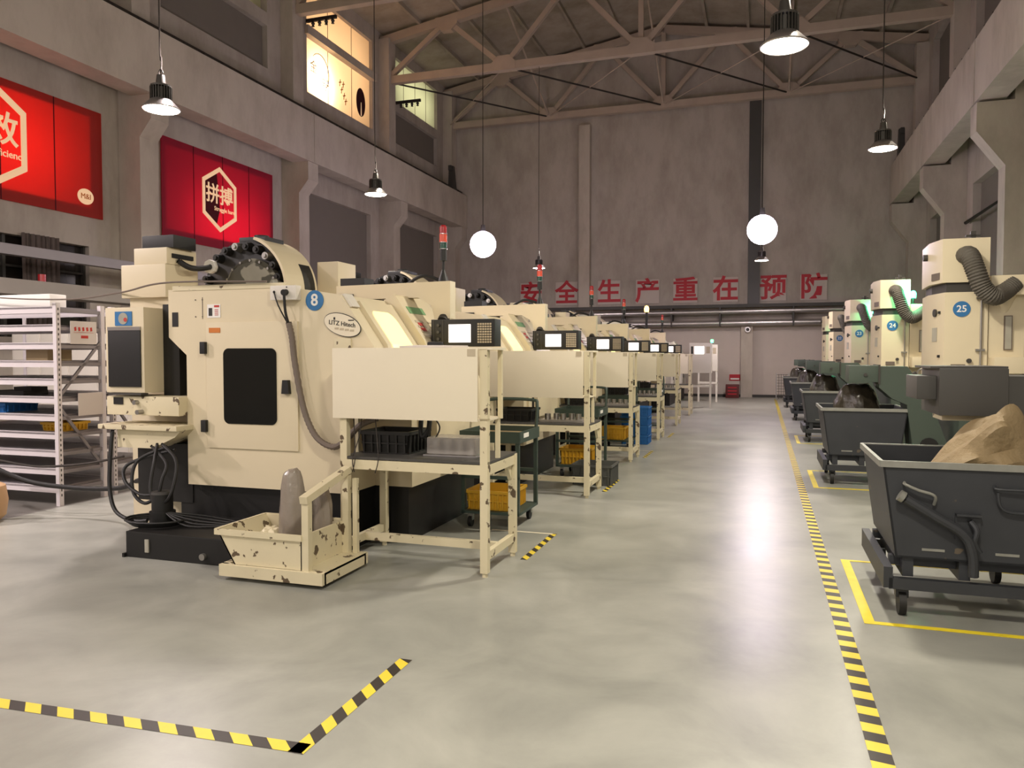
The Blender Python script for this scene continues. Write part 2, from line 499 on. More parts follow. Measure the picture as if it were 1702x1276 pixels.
# columns with corbels, crane beams, rails
for i, y in enumerate(TY):
    if i < 1: continue
    b = MB()
    b.box(XL - .05, -12.35, y - .25, y + .25, 0, 6.95).box(XL - .05, -12.5, y - .25, y + .25, 6.95, 12.6)
    b.prism([(-12.35, 6.1), (-12.05, 6.45), (-12.05, 6.95), (-12.35, 6.95)], 'y', y - .25, y + .25)
    struct(b.build('column', 'concrete', smooth=False), 'concrete column with corbel on the left side')
    b = MB()
    b.box(4.75, XR + .05, y - .25, y + .25, 0, 6.9).box(4.9, XR + .05, y - .25, y + .25, 6.9, 12.4)
    b.prism([(4.75, 5.55), (4.75, 6.9), (4.2, 6.9), (4.2, 6.3)], 'y', y - .25, y + .25)
    struct(b.build('column', 'concrete', smooth=False), 'concrete column with corbel on the right side')
for x0, x1, s in ((-12.55, -12.0, 1), (4.2, 4.75, -1)):
    xi, xo = (x1, x0) if s > 0 else (x0, x1)
    b = MB().prism([(xo, 6.95), (xi, 6.95), (xi, 8.3), (xo, 8.3)], 'y', -11, 30.55)
    for y in TY[1:]:
        b.box(min(xi, xi + s * .012), max(xi, xi + s * .012), y - .012, y + .012, 6.95, 8.3)
    struct(b.build('crane_beam', 'concrete', smooth=False), 'concrete crane beam along the %s wall' % ('left' if s > 0 else 'right'))
    xm = (x0 + x1) / 2
    b = MB().box(xi - s * .30, xi - s * .12, -11, 30.4, 8.3, 8.33).box(xi - s * .25, xi - s * .17, -11, 30.4, 8.33, 8.46)
    for k in range(56):
        y = -5 + k * .63
        b.box(xi - s * .12, xi - s * .02, y - .03, y + .03, 8.3, 8.36)
    struct(b.build('crane_rail', 'rail', smooth=False), 'dark crane rail on the %s beam' % ('left' if s > 0 else 'right'))
    xs = xi - s * .14
    b = MB().prism([(29.0, 8.3), (29.5, 8.3), (29.28, 9.25), (29.08, 9.25)], 'x', xs - .09, xs + .09).box(xs - .06, xs + .06, 28.95, 29.1, 9.05, 9.25)
    struct(b.build('crane_stop', 'steel_dark', smooth=False), 'dark wedge buffer at the end of the %s rail' % ('left' if s > 0 else 'right'))

# roof trusses
NX = [-12.75, -8.35, -3.8, 0.75, 5.1]
UX = [-12.75, -10.4, -6.1, -3.8, -1.5, 2.8, 5.1]
ZB = 11.2


def uz(x): return roof_z(x) - .28


for y in TY[3:]:
    r = bpy.data.objects.new('roof_truss', None); COL.objects.link(r); r.location = (XC, y, ZB); BASE[r.name] = Vector((XC, y, ZB))
    struct(r, 'pale painted roof truss spanning the hall')
    MB().bar((NX[0] - .1, y, ZB), (NX[-1] + .1, y, ZB), .22, .26).build('lower_chord', 'truss', r, False)
    b = MB()
    for xa, xb in ((XL, XC), (XC, XR)): b.bar((xa, y, uz(xa)), (xb, y, uz(xb)), .24, .28)
    b.build('upper_chord', 'truss', r, False)
    pairs = [(UX[1], NX[0]), (UX[1], NX[1]), (NX[1], UX[2]), (UX[2], NX[2]), (NX[2], UX[4]), (UX[4], NX[3]), (NX[3], UX[5]), (UX[5], NX[4])]
    for u, v in pairs:
        if u in NX: u, v = v, u
        MB().bar((u, y, uz(u)), (v, y, ZB), .15, .16).build('diagonal', 'truss', r, False)
    for x in (NX[0], NX[2], NX[-1]):
        MB().bar((x, y, ZB), (x, y, uz(x)), .16, .16).build('post', 'truss', r, False)
    for x in NX[1:-1]:
        MB().prism([(x - .42, ZB - .14), (x + .42, ZB - .14), (x + .42, ZB + .12), (x + .2, ZB + .34), (x - .2, ZB + .34), (x - .42, ZB + .12)], 'y', y - .13, y + .13).build('gusset', 'truss', r, False)
    for x in (UX[1], UX[2], UX[4], UX[5]):
        z = uz(x)
        MB().prism([(x - .4, z + .1), (x - .4, z - .15), (x - .18, z - .36), (x + .18, z - .36), (x + .4, z - .15), (x + .4, z + .1)], 'y', y - .13, y + .13).build('gusset', 'truss', r, False)
# thin bracing rods in the plane of the lower chords and between trusses
ya, yb = TY[6], TY[7]
for xa, xb in zip(NX, NX[1:]):
    struct(MB().cyl((xa, ya, ZB), (xb, yb, ZB), .03, seg=6).build('bracing_rod', 'rail'))
    struct(MB().cyl((xb, ya, ZB), (xa, yb, ZB), .02, seg=6).build('bracing_rod', 'truss'))
for x in NX[1:-1]:
    struct(MB().cyl((x, ya, ZB), (x, yb - .1, uz(x)), .035, seg=6).build('bracing_rod', 'truss'))
    struct(MB().cyl((x, yb, ZB), (x, ya + .1, uz(x)), .035, seg=6).build('bracing_rod', 'truss'))

# back wall: pilasters, pipes, light lower panels
struct(MB().box(-7.12, -6.68, YB - .3, YB + .05, 3.4, 10.75).build('column', 'concrete', smooth=False), 'pale pilaster on the back wall')
struct(MB().box(-.62, -.2, YB - .2, YB + .05, 3.5, 11.1).build('column', 'greydark', smooth=False), 'dark post on the back wall')  # upper post in dark grey, the one below it pale
struct(MB().box(-.84, -.42, YB - .35, YB + .05, 0, 2.8).build('column', 'concrete', smooth=False), 'pale concrete post at the foot of the back wall')
struct(MB().box(XL, XR, YB - .03, YB + .02, 0, 2.75).build('wall_dado', 'card', smooth=False))
struct(MB().box(XL, XR, YB - .05, YB + .02, 0, .1).build('baseboard_back', 'steel_dark', smooth=False))
tag(MB().box(-9.8, 4.6, YB - .6, YB - .35, 3.38, 3.5).build('pipe_bracket_beam', 'steel_dark', smooth=False), 'dark steel beam above the two bright ducts on the back wall', 'beam')
tag(MB().cyl((-6.4, YB - .55, 3.2), (4.7, YB - .55, 3.26), .085).build('duct_pipe', 'galv'), 'upper shiny galvanised pipe running across the back wall', 'pipe')
tag(MB().cyl((-6.4, YB - .5, 2.78), (4.7, YB - .5, 2.82), .11).build('duct_pipe', 'galv'), 'lower shiny galvanised pipe running across the back wall', 'pipe')
for x in (-5.3, -3.4, -1.6, 1.0, 3.0):
    struct(MB().box(x - .03, x + .03, YB - .62, YB, 2.68, 3.4).build('trim_30', 'steel_dark', smooth=False))
c = thing('wall_camera', (-.6, YB - .45, 2.5), 'small dark round fitting high on the pale post of the back wall', 'camera')
MB().cyl((-.6, YB - .35, 2.55), (-.6, YB - .5, 2.55), .1).build('housing', 'galv', c)
MB().cyl((-.6, YB - .5, 2.55), (-.6, YB - .53, 2.55), .06).build('lens', 'black', c)

# ------------------------------------------------------------------ slogan characters on cards
WHERE = ['card leftmost in the wall slogan', 'card second from the left of the wall slogan', 'card right of the pale pilaster', 'card fourth from the left in the slogan',
         'card fifth from the left in the slogan', 'card left of the dark post', 'card right of the dark post', 'card rightmost in the wall slogan']
for ch, px, w in zip('安全生产重在预防', (-9.19, -7.68, -5.93, -4.4, -2.94, -1.43, .29, 1.71), WHERE):
    z = 4.1
    r = thing('slogan_card', (px, YB - .03, z - .45), 'red character %s on a pale %s' % (ch, w), 'sign', 'slogan characters on the back wall')
    MB().box(px - .46, px + .46, YB - .035, YB - .005, z - .47, z + .47).build('card', 'card', r, False)
    MB().text(ch, (px, YB - .036, z - .02), .98, depth=.01, bold=.022).build('character', 'red', r, False)

# fire box, sign, basket at the back wall
r = thing('fire_hydrant_box', (-1.1, 29.9, 0), 'dark red fire equipment box on the floor against the back wall', 'box')
MB().box(-1.36, -.88, 29.75, 30.1, 0, .5, .01).build('cabinet', 'firebox', r)
b = MB()
for z in (.12, .24, .36): b.box(-1.28, -.96, 29.735, 29.75, z, z + .05)
b.build('panel_ribs', 'red', r, False)
r = thing('fire_sign', (-1.08, YB - .04, .7), 'small red and white sign above the dark red box on the back wall', 'sign')
MB().box(-1.26, -.86, YB - .05, YB - .03, .62, .86).build('plate', 'red', r, False)
MB().box(-1.22, -.9, YB - .055, YB - .05, .66, .72).build('white_band', 'white', r, False)
r = thing('wire_basket', (.62, 29.0, 0), 'tall wire mesh basket standing by the farthest scrap cart', 'basket')
b = MB()
for x in (.42, .82):
    for y in (28.8, 29.2): b.cyl((x, y, 0), (x, y, .95), .014, seg=6)
b.build('frame', 'galv', r)
b = MB()
for k in range(9):
    z = .1 + k * .1
    b.cyl((.42, 28.8, z), (.82, 28.8, z), .006, seg=4).cyl((.42, 28.8, z), (.42, 29.2, z), .006, seg=4).cyl((.82, 28.8, z), (.82, 29.2, z), .006, seg=4)
for k in range(6):
    x = .42 + k * .08
    b.cyl((x, 28.8, .05), (x, 28.8, .92), .006, seg=4)
b.build('mesh', 'steel_dark', r)

# ------------------------------------------------------------------ floor marking tape
def hazard(p0, p1, w, pitch, skew, label, group='black and yellow floor tape'):
    p0, p1 = Vector((*p0, .0015)), Vector((*p1, .0015))
    d = (p1 - p0); L = d.length; d.normalize(); n = Vector((-d.y, d.x, 0)) * w
    b = MB(); h = pitch / 2; k = -2
    def clampP(t, side):
        t = max(0, min(L, t)); return p0 + d * t + (n if side else Vector())
    t = -h * 2
    i = 0
    while t < L + h:
        a0, a1 = t, t + h; s0, s1 = t + skew, t + h + skew
        q = [clampP(a0, 0), clampP(a1, 0), clampP(s1, 1), clampP(s0, 1)]
        if (q[1] - q[0]).length > 1e-4 or (q[2] - q[3]).length > 1e-4:
            b.use(i % 2)
            bot = [b.bm.verts.new(v) for v in q]; b.face(bot)
        t += h; i += 1
    bmesh.ops.remove_doubles(b.bm, verts=list(b.bm.verts), dist=1e-4)
    for f in b.bm.faces:
        if f.normal.z < 0: f.normal_flip()
    o = b.build('hazard_tape', ['tape_y', 'tape_k'], smooth=False)
    return tag(o, label, 'tape', group)


hazard((.492, 1.6), (.44, 29.5), .085, .165, .015, 'long black and yellow tape strip along the right side of the aisle')
hazard((-3.75, 2.44), (-1.7, 2.545), .075, .175, -.075, 'black and yellow tape strip crossing the foreground floor at lower left')
hazard((-1.69, 2.54), (-1.69, 3.52), .07, .17, .07, 'short black and yellow tape strip turning into the foreground floor corner')
TL = ['first work table', 'second work table', 'third work table', 'fourth work table']
for k in range(4):
    hazard((-1.7, 5.55 + 3.1 * k), (-1.7, 6.45 + 3.1 * k), .055, .16, .06, 'short black and yellow floor tape behind the %s leg' % TL[k])
for k, nm in enumerate(('nearest', 'second', 'third')):
    y = 4.83 + 4.85 * k
    b = MB()
    b.box(.57, .63, y, y + 1.48, .001, .003).box(.63, 2.6, y, y + .05, .001, .003).box(.63, 2.6, y + 1.44, y + 1.48, .001, .003)
    tag(b.build('floor_line', 'paint_y', smooth=False), 'yellow painted floor outline under the %s scrap cart' % nm, 'marking', 'yellow bay outlines under the carts')
for k in range(3):
    y = 6.42 + 3.1 * k
    tag(MB().box(-2.3, -1.74, y, y + .03, .001, .003).build('floor_line', 'board', smooth=False), 'thin pale floor line running back behind the %s' % TL[k], 'marking')


# ------------------------------------------------------------------ pendant lamps
def pendant(x, y, z, label, color, face='lamp_face', power=LAMP_W):
    r = thing('pendant_lamp', (x, y, z - .05), label, 'lamp', 'high-bay lamps hanging from the trusses')
    MB().tube([(x, y, z + .42), (x + .012, y, z + .6), (x - .01, y, z + 1.2), (x, y, ZB + .05)], .009, 6, 4).build('cable', 'rail', r)
    b = MB().cyl((x, y, z + .1), (x, y, z + .24), .09)
    for k in range(24):
        t = 2 * PI * k / 24
        c_, s_ = math.cos(t), math.sin(t)
        b.prism([(x + c_ * .088 - s_ * .004, y + s_ * .088 + c_ * .004), (x + c_ * .088 + s_ * .004, y + s_ * .088 - c_ * .004), (x + c_ * .122 + s_ * .004, y + s_ * .122 - c_ * .004), (x + c_ * .122 - s_ * .004, y + s_ * .122 + c_ * .004)], 'z', z + .09, z + .25)
    b.cyl((x, y, z + .25), (x, y, z + .27), .115).cyl((x, y, z + .27), (x, y, z + .39), .06, .045)
    b.build('heat_sink', 'sink', r)
    MB().tube([(x, y, z + .38), (x + .03, y, z + .42), (x, y, z + .46), (x - .03, y, z + .42), (x, y, z + .38)], .007, 6, 3).build('hook', 'rail', r)
    MB().lathe((x, y, z), [(.09, .12), (.12, .1), (.2, .015), (.212, 0), (.205, -.012), (.195, 0), (.11, .09), (.085, .11)]).build('reflector', 'galv', r)
    MB().lathe((x, y, z), [(.0, .0), (.194, .002), (.19, -.012), (.1, -.02), (.0, -.022)]).build('diffuser', face, r)
    L = area_light('lamp_light', (0, 0, 0), .4, power, color)
    L.parent = r; L.location = (0, 0, .02)
    d = bpy.data.lights.new('uplight_fill', 'POINT'); d.energy = power * .45; d.color = color; d.shadow_soft_size = .05  # added fill light above the lamp, brightens upper walls and roof
    q = bpy.data.objects.new('uplight_fill', d); COL.objects.link(q); q.parent = r; q.location = (.14, .14, .6)
    return r


def glare_lamp(x, y, z, label):
    r = thing('glare_lamp', (x, y, z - .3), label, 'lamp', 'lamps with glare built as globes, near the back wall')
    MB().tube([(x, y, z + .5), (x, y, z + 2), (x, y, ZB + .05)], .01, 6).build('cable', 'rail', r)
    MB().cyl((x, y, z + .32), (x, y, z + .5), .07, .05).build('socket', 'steel_dark', r)
    MB().lathe((x, y, z), [(.34 * math.sin(a * PI / 12), -.34 * math.cos(a * PI / 12)) for a in range(13)]).build('globe', 'globe', r)  # glowing globe sized to the glare of a smaller lamp
    d = bpy.data.lights.new('lamp_light', 'POINT'); d.energy = GLOBE_W; d.color = LILAC; d.shadow_soft_size = .36
    o = bpy.data.objects.new('lamp_light', d); COL.objects.link(o); o.parent = r; o.location = (0, 0, -.05)
    return r


pendant(-6.76, 7.4, 4.45, 'pendant lamp with finned top hanging nearest on the left, between the two red banners', PINKW)
pendant(-7.03, 13.15, 4.62, 'pendant lamp second on the left, right of the banners', WARM)
pendant(-7.14, 24.65, 4.48, 'small pendant lamp far down the left row, just above the leftmost slogan character', PINKW)
pendant(.14, 7.4, 4.33, 'largest pendant lamp at the top right, hanging over the aisle', WARM)
pendant(1.7, 13.15, 4.75, 'pendant lamp on the right in front of the far right crane beam', WARM)
pendant(-.11, 24.65, 4.46, 'small pendant lamp hanging just below the right glaring lamp', PINKW)
pendant(-6.8, 1.65, 4.45, 'pendant lamp behind the viewer on the left', PINKW, power=LAMP_W * .75)
pendant(.14, 1.65, 4.4, 'pendant lamp behind the viewer over the aisle', WARM)
pendant(-6.8, -4.1, 4.45, 'pendant lamp far behind the viewer on the left', PINKW, power=LAMP_W * .5)
pendant(.14, -4.1, 4.4, 'pendant lamp far behind the viewer over the aisle', WARM)
pendant(-9.6, 3.0, 4.4, 'pendant lamp over the racks beyond the left edge', PINKW, power=LAMP_W * 1.9)
glare_lamp(-6.99, 18.9, 4.46, 'left lamp with glare built as a globe, above the signal tower')
glare_lamp(-.08, 18.9, 4.49, 'right lamp with glare built as a globe, before the dark post of the back wall')


# ------------------------------------------------------------------ banners and poster on the left wall
def ring(b, c, pts, w, x0, x1):
    """hexagonal frame in the y-z plane"""
    n = len(pts)
    outer = [(c[0] + u, c[1] + v) for u, v in pts]
    inner = [(c[0] + u * (1 - w), c[1] + v * (1 - w)) for u, v in pts]
    for i in range(n):
        j = (i + 1) % n
        b.prism([outer[i], outer[j], inner[j], inner[i]], 'x', x0, x1)


def banner(y0, y1, z0, z1, sheet, hexc, chars, eng, label, dark=False, logo=None, hs=1.0):
    x = XL + .03
    r = thing('wall_banner', (x, (y0 + y1) / 2, z0), label, 'banner', 'red banners on the left wall')
    MB().box(x, x + .012, y0, y1, z0, z1).build('sheet', sheet, r, False)
    ny = int((y1 - y0) / 1.3)
    for k in range(1, ny + 1):
        yy = y0 + (y1 - y0) * k / (ny + 1)
        MB().box(x + .012, x + .017, yy - .01, yy + .01, z0, z1).build('seam', 'banner_dark', r, False)
    hx = [(-.62 * hs, -.42 * hs), (0, -.8 * hs), (.62 * hs, -.42 * hs), (.62 * hs, .42 * hs), (0, .8 * hs), (-.62 * hs, .42 * hs)]
    if dark:
        MB().prism([(hexc[0] + u, hexc[1] + v) for u, v in [(-.54, -.36), (-.12, -.62), (.0, -.25), (-.03, .1), (-.1, .62), (-.54, .36)]], 'x', x + .013, x + .017).build('dark_shape', 'banner_dark', r, False)
    b = MB(); ring(b, hexc, hx, .14, x + .013, x + .03)
    b.build('hexagon_frame', 'banner_cream', r, False)
    MB().text(chars, (x + .014, hexc[0], hexc[1] + .08 * hs), .5 * hs, (0, 1, 0), (0, 0, 1), .01, bold=.015).build('characters', 'banner_cream', r, False)
    MB().text(eng, (x + .014, hexc[0] + .18 * hs, hexc[1] - .24 * hs), .145 * hs, (0, 1, 0), (0, 0, 1), .008, bold=.01).build('english_lettering', 'banner_cream', r, False)
    if logo:
        b = MB()
        b.prism([(logo[0] + .19 * math.cos(t * PI / 16), logo[1] + .155 * math.sin(t * PI / 16)) for t in range(32)], 'x', x + .013, x + .022)
        lg = b.build('logo_oval', 'banner_cream', r, False)
        MB().text('M&I', (x + .023, logo[0], logo[1]), .15, (0, 1, 0), (0, 0, 1), .006).build('logo_lettering', 'orange', lg, False)
    return r


banner(8.0, 12.42, 4.33, 6.47, 'banner_red', (9.95, 5.45), '高效', 'High efficiency', 'bright red banner with a cream hexagon and oval logo, nearest on the left wall', logo=(12.0, 4.72), hs=1.25)
banner(14.05, 18.15, 4.22, 6.5, 'banner_crimson', (15.98, 5.42), '拼搏', 'Struggle hard', 'crimson banner with a small cream hexagon, above the nearest cream machine', dark=True)
for (y, z, sy, sz, p) in ((10.3, 5.4, 2.2, 1.0, 1.0), (16.3, 4.85, 2.4, .7, 1.0)):
    area_light('banner_backlight', (-13.95, y, z), sz, BANNER_W * p, (1, .93, .9), (0, -PI / 2, 0), 'RECTANGLE', sy)

y0, y1, z0, z1 = upper_hi[5]
r = thing('window_poster', (XL - .12, (y0 + y1) / 2, z0), 'glowing cream poster with a brush circle and dark oval, filling the upper left window', 'poster')
MB().box(XL - .14, XL - .125, y0 - .03, y1 + .03, z0 - .03, z1 + .03).build('sheet', 'poster', r, False)
for yy in (21.3, 22.75): MB().box(XL - .125, XL - .118, yy - .012, yy + .012, z0, z1).build('seam', 'poster_ink', r, False)
MB().tube([(XL - .118, 20.85 + .5 * math.cos(t), 10.25 + .52 * math.sin(t)) for t in [2.4 - k * .2 for k in range(17)]], .012, 6).build('brush_circle', 'poster_ink', r)
MB().text('金', (XL - .12, 20.5, 10.25), .4, (0, 1, 0), (0, 0, 1), .004).build('brush_character', 'poster_ink', r, False)
MB().text('新', (XL - .12, 21.15, 9.9), .45, (0, 1, 0), (0, 0, 1), .004).build('brush_character', 'poster_ink', r, False)
b = MB()
for k, (yy, zz) in enumerate(((21.95, 10.3), (22.05, 10.1), (22.2, 9.95), (22.3, 9.8), (22.15, 10.3))):
    b.bar((XL - .121, yy, zz), (XL - .121, yy + .16, zz + .06), .008, .03).bar((XL - .121, yy + .05, zz - .1), (XL - .121, yy + .09, zz + .12), .008, .03)
b.build('red_brush_strokes', 'orange', r, False)
MB().prism([(23.35 + .3 * math.cos(t * PI / 16), 10.1 + .47 * math.sin(t * PI / 16)) for t in range(32)], 'x', XL - .123, XL - .116).build('dark_oval', 'poster_disc', r, False)
MB().prism([(23.33, 9.66), (23.4, 9.66), (23.38, 10.1), (23.35, 10.1)], 'x', XL - .116, XL - .112).build('white_streak', 'banner_cream', r, False)
struct(MB().box(XL - .1, XL + .12, y0 - .1, y1 + .1, 11.0, 11.25).build('trim_40', 'concrete', smooth=False))
area_light('poster_backlight', (-13.5, 20.9, 9.95), .6, POSTER_W * 1.0, (1, .97, .9), (0, -PI / 2, 0))
area_light('poster_backlight', (-13.95, 21.95, 10.9), 3.0, POSTER_W * .9, (1, .84, .66), (0, -PI / 2, 0), 'RECTANGLE', 3.8)
y0, y1, z0, z1 = upper_hi[6]
r = thing('window_poster', (XL - .12, (y0 + y1) / 2, z0), 'pale greenish lit window sheet high on the left wall beside the far truss', 'poster')
MB().box(XL - .14, XL - .125, y0 - .03, y1 + .03, z0 - .03, z1 + .03).build('sheet', 'poster_white', r, False)
for yy in (26.6, 27.6, 28.6): MB().box(XL - .125, XL - .118, yy - .012, yy + .012, z0, z1).build('seam', 'poster_ink', r, False)
area_light('poster_backlight', (-13.8, 27.6, 11.6), 1.2, POSTER_W * .5, (.95, .95, .8), (0, -PI / 2, 0), 'RECTANGLE', 3.2)
area_light('poster_backlight', (-13.8, 15.6, 11.6), 1.2, POSTER_W * .3, (1, .85, .65), (0, -PI / 2, 0), 'RECTANGLE', 3.2)

for y, z, w in ((19.95, 11.35, 'glowing poster window'), (25.7, 10.75, 'pale lit window')):
    r = thing('insulator_bracket', (XL + .5, y, z), 'dark bracket with a row of small insulators beside the %s' % w, 'bracket')
    MB().box(XL - .02, XL + 1.0, y - .04, y + .04, z, z + .09).build('arm', 'rail', r, False)
    for k in range(4): MB().lathe((XL + .22 + .22 * k, y, z - .16), [(0, 0), (.05, .02), (.03, .06), (.06, .1), (.03, .16)], 12).build('insulator', 'steel_dark', r)

# dark windows with curtains, cable tray and duct along the left wall
r = bpy.data.objects.new('window_50', None); COL.objects.link(r); r.location = (XL - .15, 9, 1.9); BASE[r.name] = Vector((XL - .15, 9, 1.9)); struct(r, 'dark steel framed window low in the left wall')
MB().box(XL - .2, XL - .18, 5.9, 12.2, 1.8, 3.85).build('glass', 'nightglass', r, False)
b = MB()
for k in range(8): b.box(XL - .18, XL - .1, 6 + k * .87 - .03, 6 + k * .87 + .03, 1.9, 3.75)
for z in (2.5, 3.2): b.box(XL - .18, XL - .12, 6, 12.1, z - .02, z + .02)
b.build('frame', 'steel_dark', r, False)
for yc, w, nm in ((8.9, .8, 'left'), (10.95, .75, 'right')):
    pts = []
    b = MB()
    pr = [(yc - w / 2 + w * k / 24, XL + .06 + .035 * math.sin(k * 1.9)) for k in range(25)]
    for (ya_, xa_), (yb_, xb_) in zip(pr, pr[1:]):
        b.hexa([(xa_, ya_, 1.95), (xb_, yb_, 1.95), (xb_ + .01, yb_, 1.95), (xa_ + .01, ya_, 1.95), (xa_, ya_, 3.8), (xb_, yb_, 3.8), (xb_ + .01, yb_, 3.8), (xa_ + .01, ya_, 3.8)])
    bmesh.ops.remove_doubles(b.bm, verts=list(b.bm.verts), dist=1e-5)
    tag(b.build('curtain', 'curtain'), '%s dark curtain hanging in the window behind the white rack' % nm, 'curtain')
tag(MB().box(-12.2, -12.02, -2, 14.5, 3.26, 3.42).box(-12.2, -12.17, -2, 14.5, 3.42, 3.46).build('cable_tray', 'tray', smooth=False), 'long galvanised cable tray running along the left wall past the dark window', 'cable tray')
tag(MB().box(-11.6, -11.1, -2, 14.0, 2.52, 2.76).build('air_duct', 'tarp', smooth=False), 'long grey duct running below the cable tray on the left side', 'duct')
for y in (1, 6, 12.5):
    struct(MB().box(-11.4, -11.3, y - .05, y + .05, 0, 2.52).build('trim_41', 'steel_dark', smooth=False))
tag(MB().cyl((-11.35, 9.7, 2.76), (-11.35, 9.7, 2.9), .06).build('beacon_lamp', 'red_lens'), 'small red cap standing on the long grey duct', 'beacon')

# ------------------------------------------------------------------ left row machining centre (built as the nearest one)
P = 5.3
mc = thing('machining_center', (-3.8, 6.3, 0), 'nearest cream machining centre with blue 8 disc and black side window', 'machine', 'cream machining centres in the left row')
prof = [(-4.62, .47), (-2.75, .47), (-2.75, 1.3), (-2.86, 1.63), (-3.14, 2.03), (-3.6, 2.10), (-4.8, 2.11), (-4.8, 1.71), (-4.62, 1.56)]
up = [(-4.62, 1.15), (-2.75, 1.15)] + prof[2:]
enc = MB().prism(up, 'y', P, 7.35).prism([(-4.62, .47), (-2.75, .47), (-2.75, 1.15), (-4.62, 1.15)], 'y', 5.74, 7.35).prism([(-4.62, .47), (-3.09, .47), (-3.09, 1.15), (-4.62, 1.15)], 'y', P, 5.74)
bmesh.ops.remove_doubles(enc.bm, verts=list(enc.bm.verts), dist=1e-5)
enc = enc.build('enclosure', 'cream', mc)
MB().box(-4.75, -3.12, P + .06, 7.3, 0, .48).box(-3.12, -2.8, 5.78, 7.3, 0, .48).build('machine_base', 'blackpaint', mc, False)
tk = MB().box(-4.68, -3.67, 4.68, 5.45, .0, .2, .008).box(-4.7, -4.68, 4.66, 5.4, .0, .03).build('coolant_tank', 'blackpaint', mc, False)
MB().box(-4.49, -4.455, 4.668, 4.68, .05, .15, .004).build('level_gauge', 'pale_plastic', tk)
MB().cyl((-3.95, 4.68, .06), (-3.95, 4.655, .06), .025).build('drain_plug', 'steel', tk)
# side door
dr = MB().box(-4.41, -3.53, P - .014, P + .01, .79, 1.83, .004).build('side_door', 'cream', mc)


def rrect(x0, x1, z0, z1, r, n=6):
    out = []
    for cx, cz, a in ((x1 - r, z1 - r, 0), (x0 + r, z1 - r, PI / 2), (x0 + r, z0 + r, PI), (x1 - r, z0 + r, 1.5 * PI)):
        for k in range(n + 1): out.append((cx + r * math.cos(a + k * PI / 2 / n), cz + r * math.sin(a + k * PI / 2 / n)))
    return out


MB().prism(rrect(-4.235, -3.725, .995, 1.615, .05), 'y', P - .02, P - .005).build('window', 'darkglass', dr)
for z in (1.62, .97):
    MB().box(-4.45, -4.4, P - .045, P - .004, z - .05, z + .05, .006).build('hinge', 'black', dr)
MB().prism([(-3.66, 1.25), (-3.59, 1.25), (-3.6, 1.36), (-3.65, 1.36)], 'y', P - .05, P - .012).build('handle', 'black', dr)
# stickers
b = MB().box(-4.4, -4.27, P - .004, P, 1.87, 1.98); wl = b.build('warning_label', 'white', mc, False)
b = MB().box(-4.33, -4.28, P - .006, P - .004, 1.955, 1.972)
for k in range(4): b.box(-4.325, -4.29, P - .006, P - .004, 1.89 + .014 * k, 1.895 + .014 * k)
b.build('red_heading', 'redprint', wl, False)
MB().box(-4.385, -4.35, P - .006, P - .004, 1.885, 1.95).build('pictogram', 'ink', wl, False)
ol = MB().box(-4.375, -4.265, P - .018, P - .014, 1.745, 1.785).build('caution_label', 'orange', dr, False)
b = MB()
for (x, z) in ((-4.52, 1.88), (-4.52, 2.02), (-4.45, 1.88), (-4.45, 2.02)): b.cyl((x, P, z), (x, P - .004, z), .006, seg=8)
b.box(-4.452, -4.447, P - .003, P, 1.86, 2.04)
b.build('tag_plate', 'hose', mc, False)
MB().box(-4.76, -4.7, P - .004, P, 1.8, 1.92).build('vent_opening', 'black', mc, False)
# number disc and maker's plate
d = MB().cyl((-3.375, P, 1.99), (-3.375, P - .006, 1.99), .08, seg=32).build('number_disc', 'disc_blue', mc)
MB().text('8', (-3.375, P - .006, 1.99), .13, depth=.002, bold=.02).build('digit', 'white', d, False)
e = [(-3.125 + .165 * math.cos(t * PI / 20) * .98 + .0 * t, 1.795 + .09 * math.sin(t * PI / 20) - .22 * .165 * math.cos(t * PI / 20)) for t in range(40)]
mp = MB().prism(e, 'y', P - .012, P - .002).build('maker_plate', 'steel_dark', mc)
e2 = [(-3.125 + .158 * math.cos(t * PI / 20), 1.795 + .084 * math.sin(t * PI / 20) - .22 * .158 * math.cos(t * PI / 20)) for t in range(40)]
MB().prism(e2, 'y', P - .014, P - .012).build('plate_face', 'board', mp, False)
xd = (1, 0, -.13)
MB().text('LITZ Hitech', (-3.125, P - .014, 1.802), .048, xd, (0.05, 0, 1), .002, bold=.012).build('lettering', 'ink', mp, False)
b = MB().box(-3.07, -3.02, P - .016, P - .014, 1.825, 1.833).box(-3.2, -3.185, P - .016, P - .014, 1.835, 1.855)
b.build('small_mark', 'ink', mp, False)
b = MB()
for k in range(4): b.box(-3.19 + k * .045, -3.155 + k * .045, P - .016, P - .014, 1.76 - .006 * k, 1.775 - .006 * k)
b.build('faint_characters', 'ink_grey', mp, False)
MB().box(-3.2, -3.05, P - .012, P, 1.52, 1.69, .004).build('switch_plate', 'cream_dirty', mc)
# top plate behind the rim
MB().box(-4.75, -3.66, P - .006, P + .03, 2.1, 2.14).build('top_rim', 'cream_dirty', mc, False)
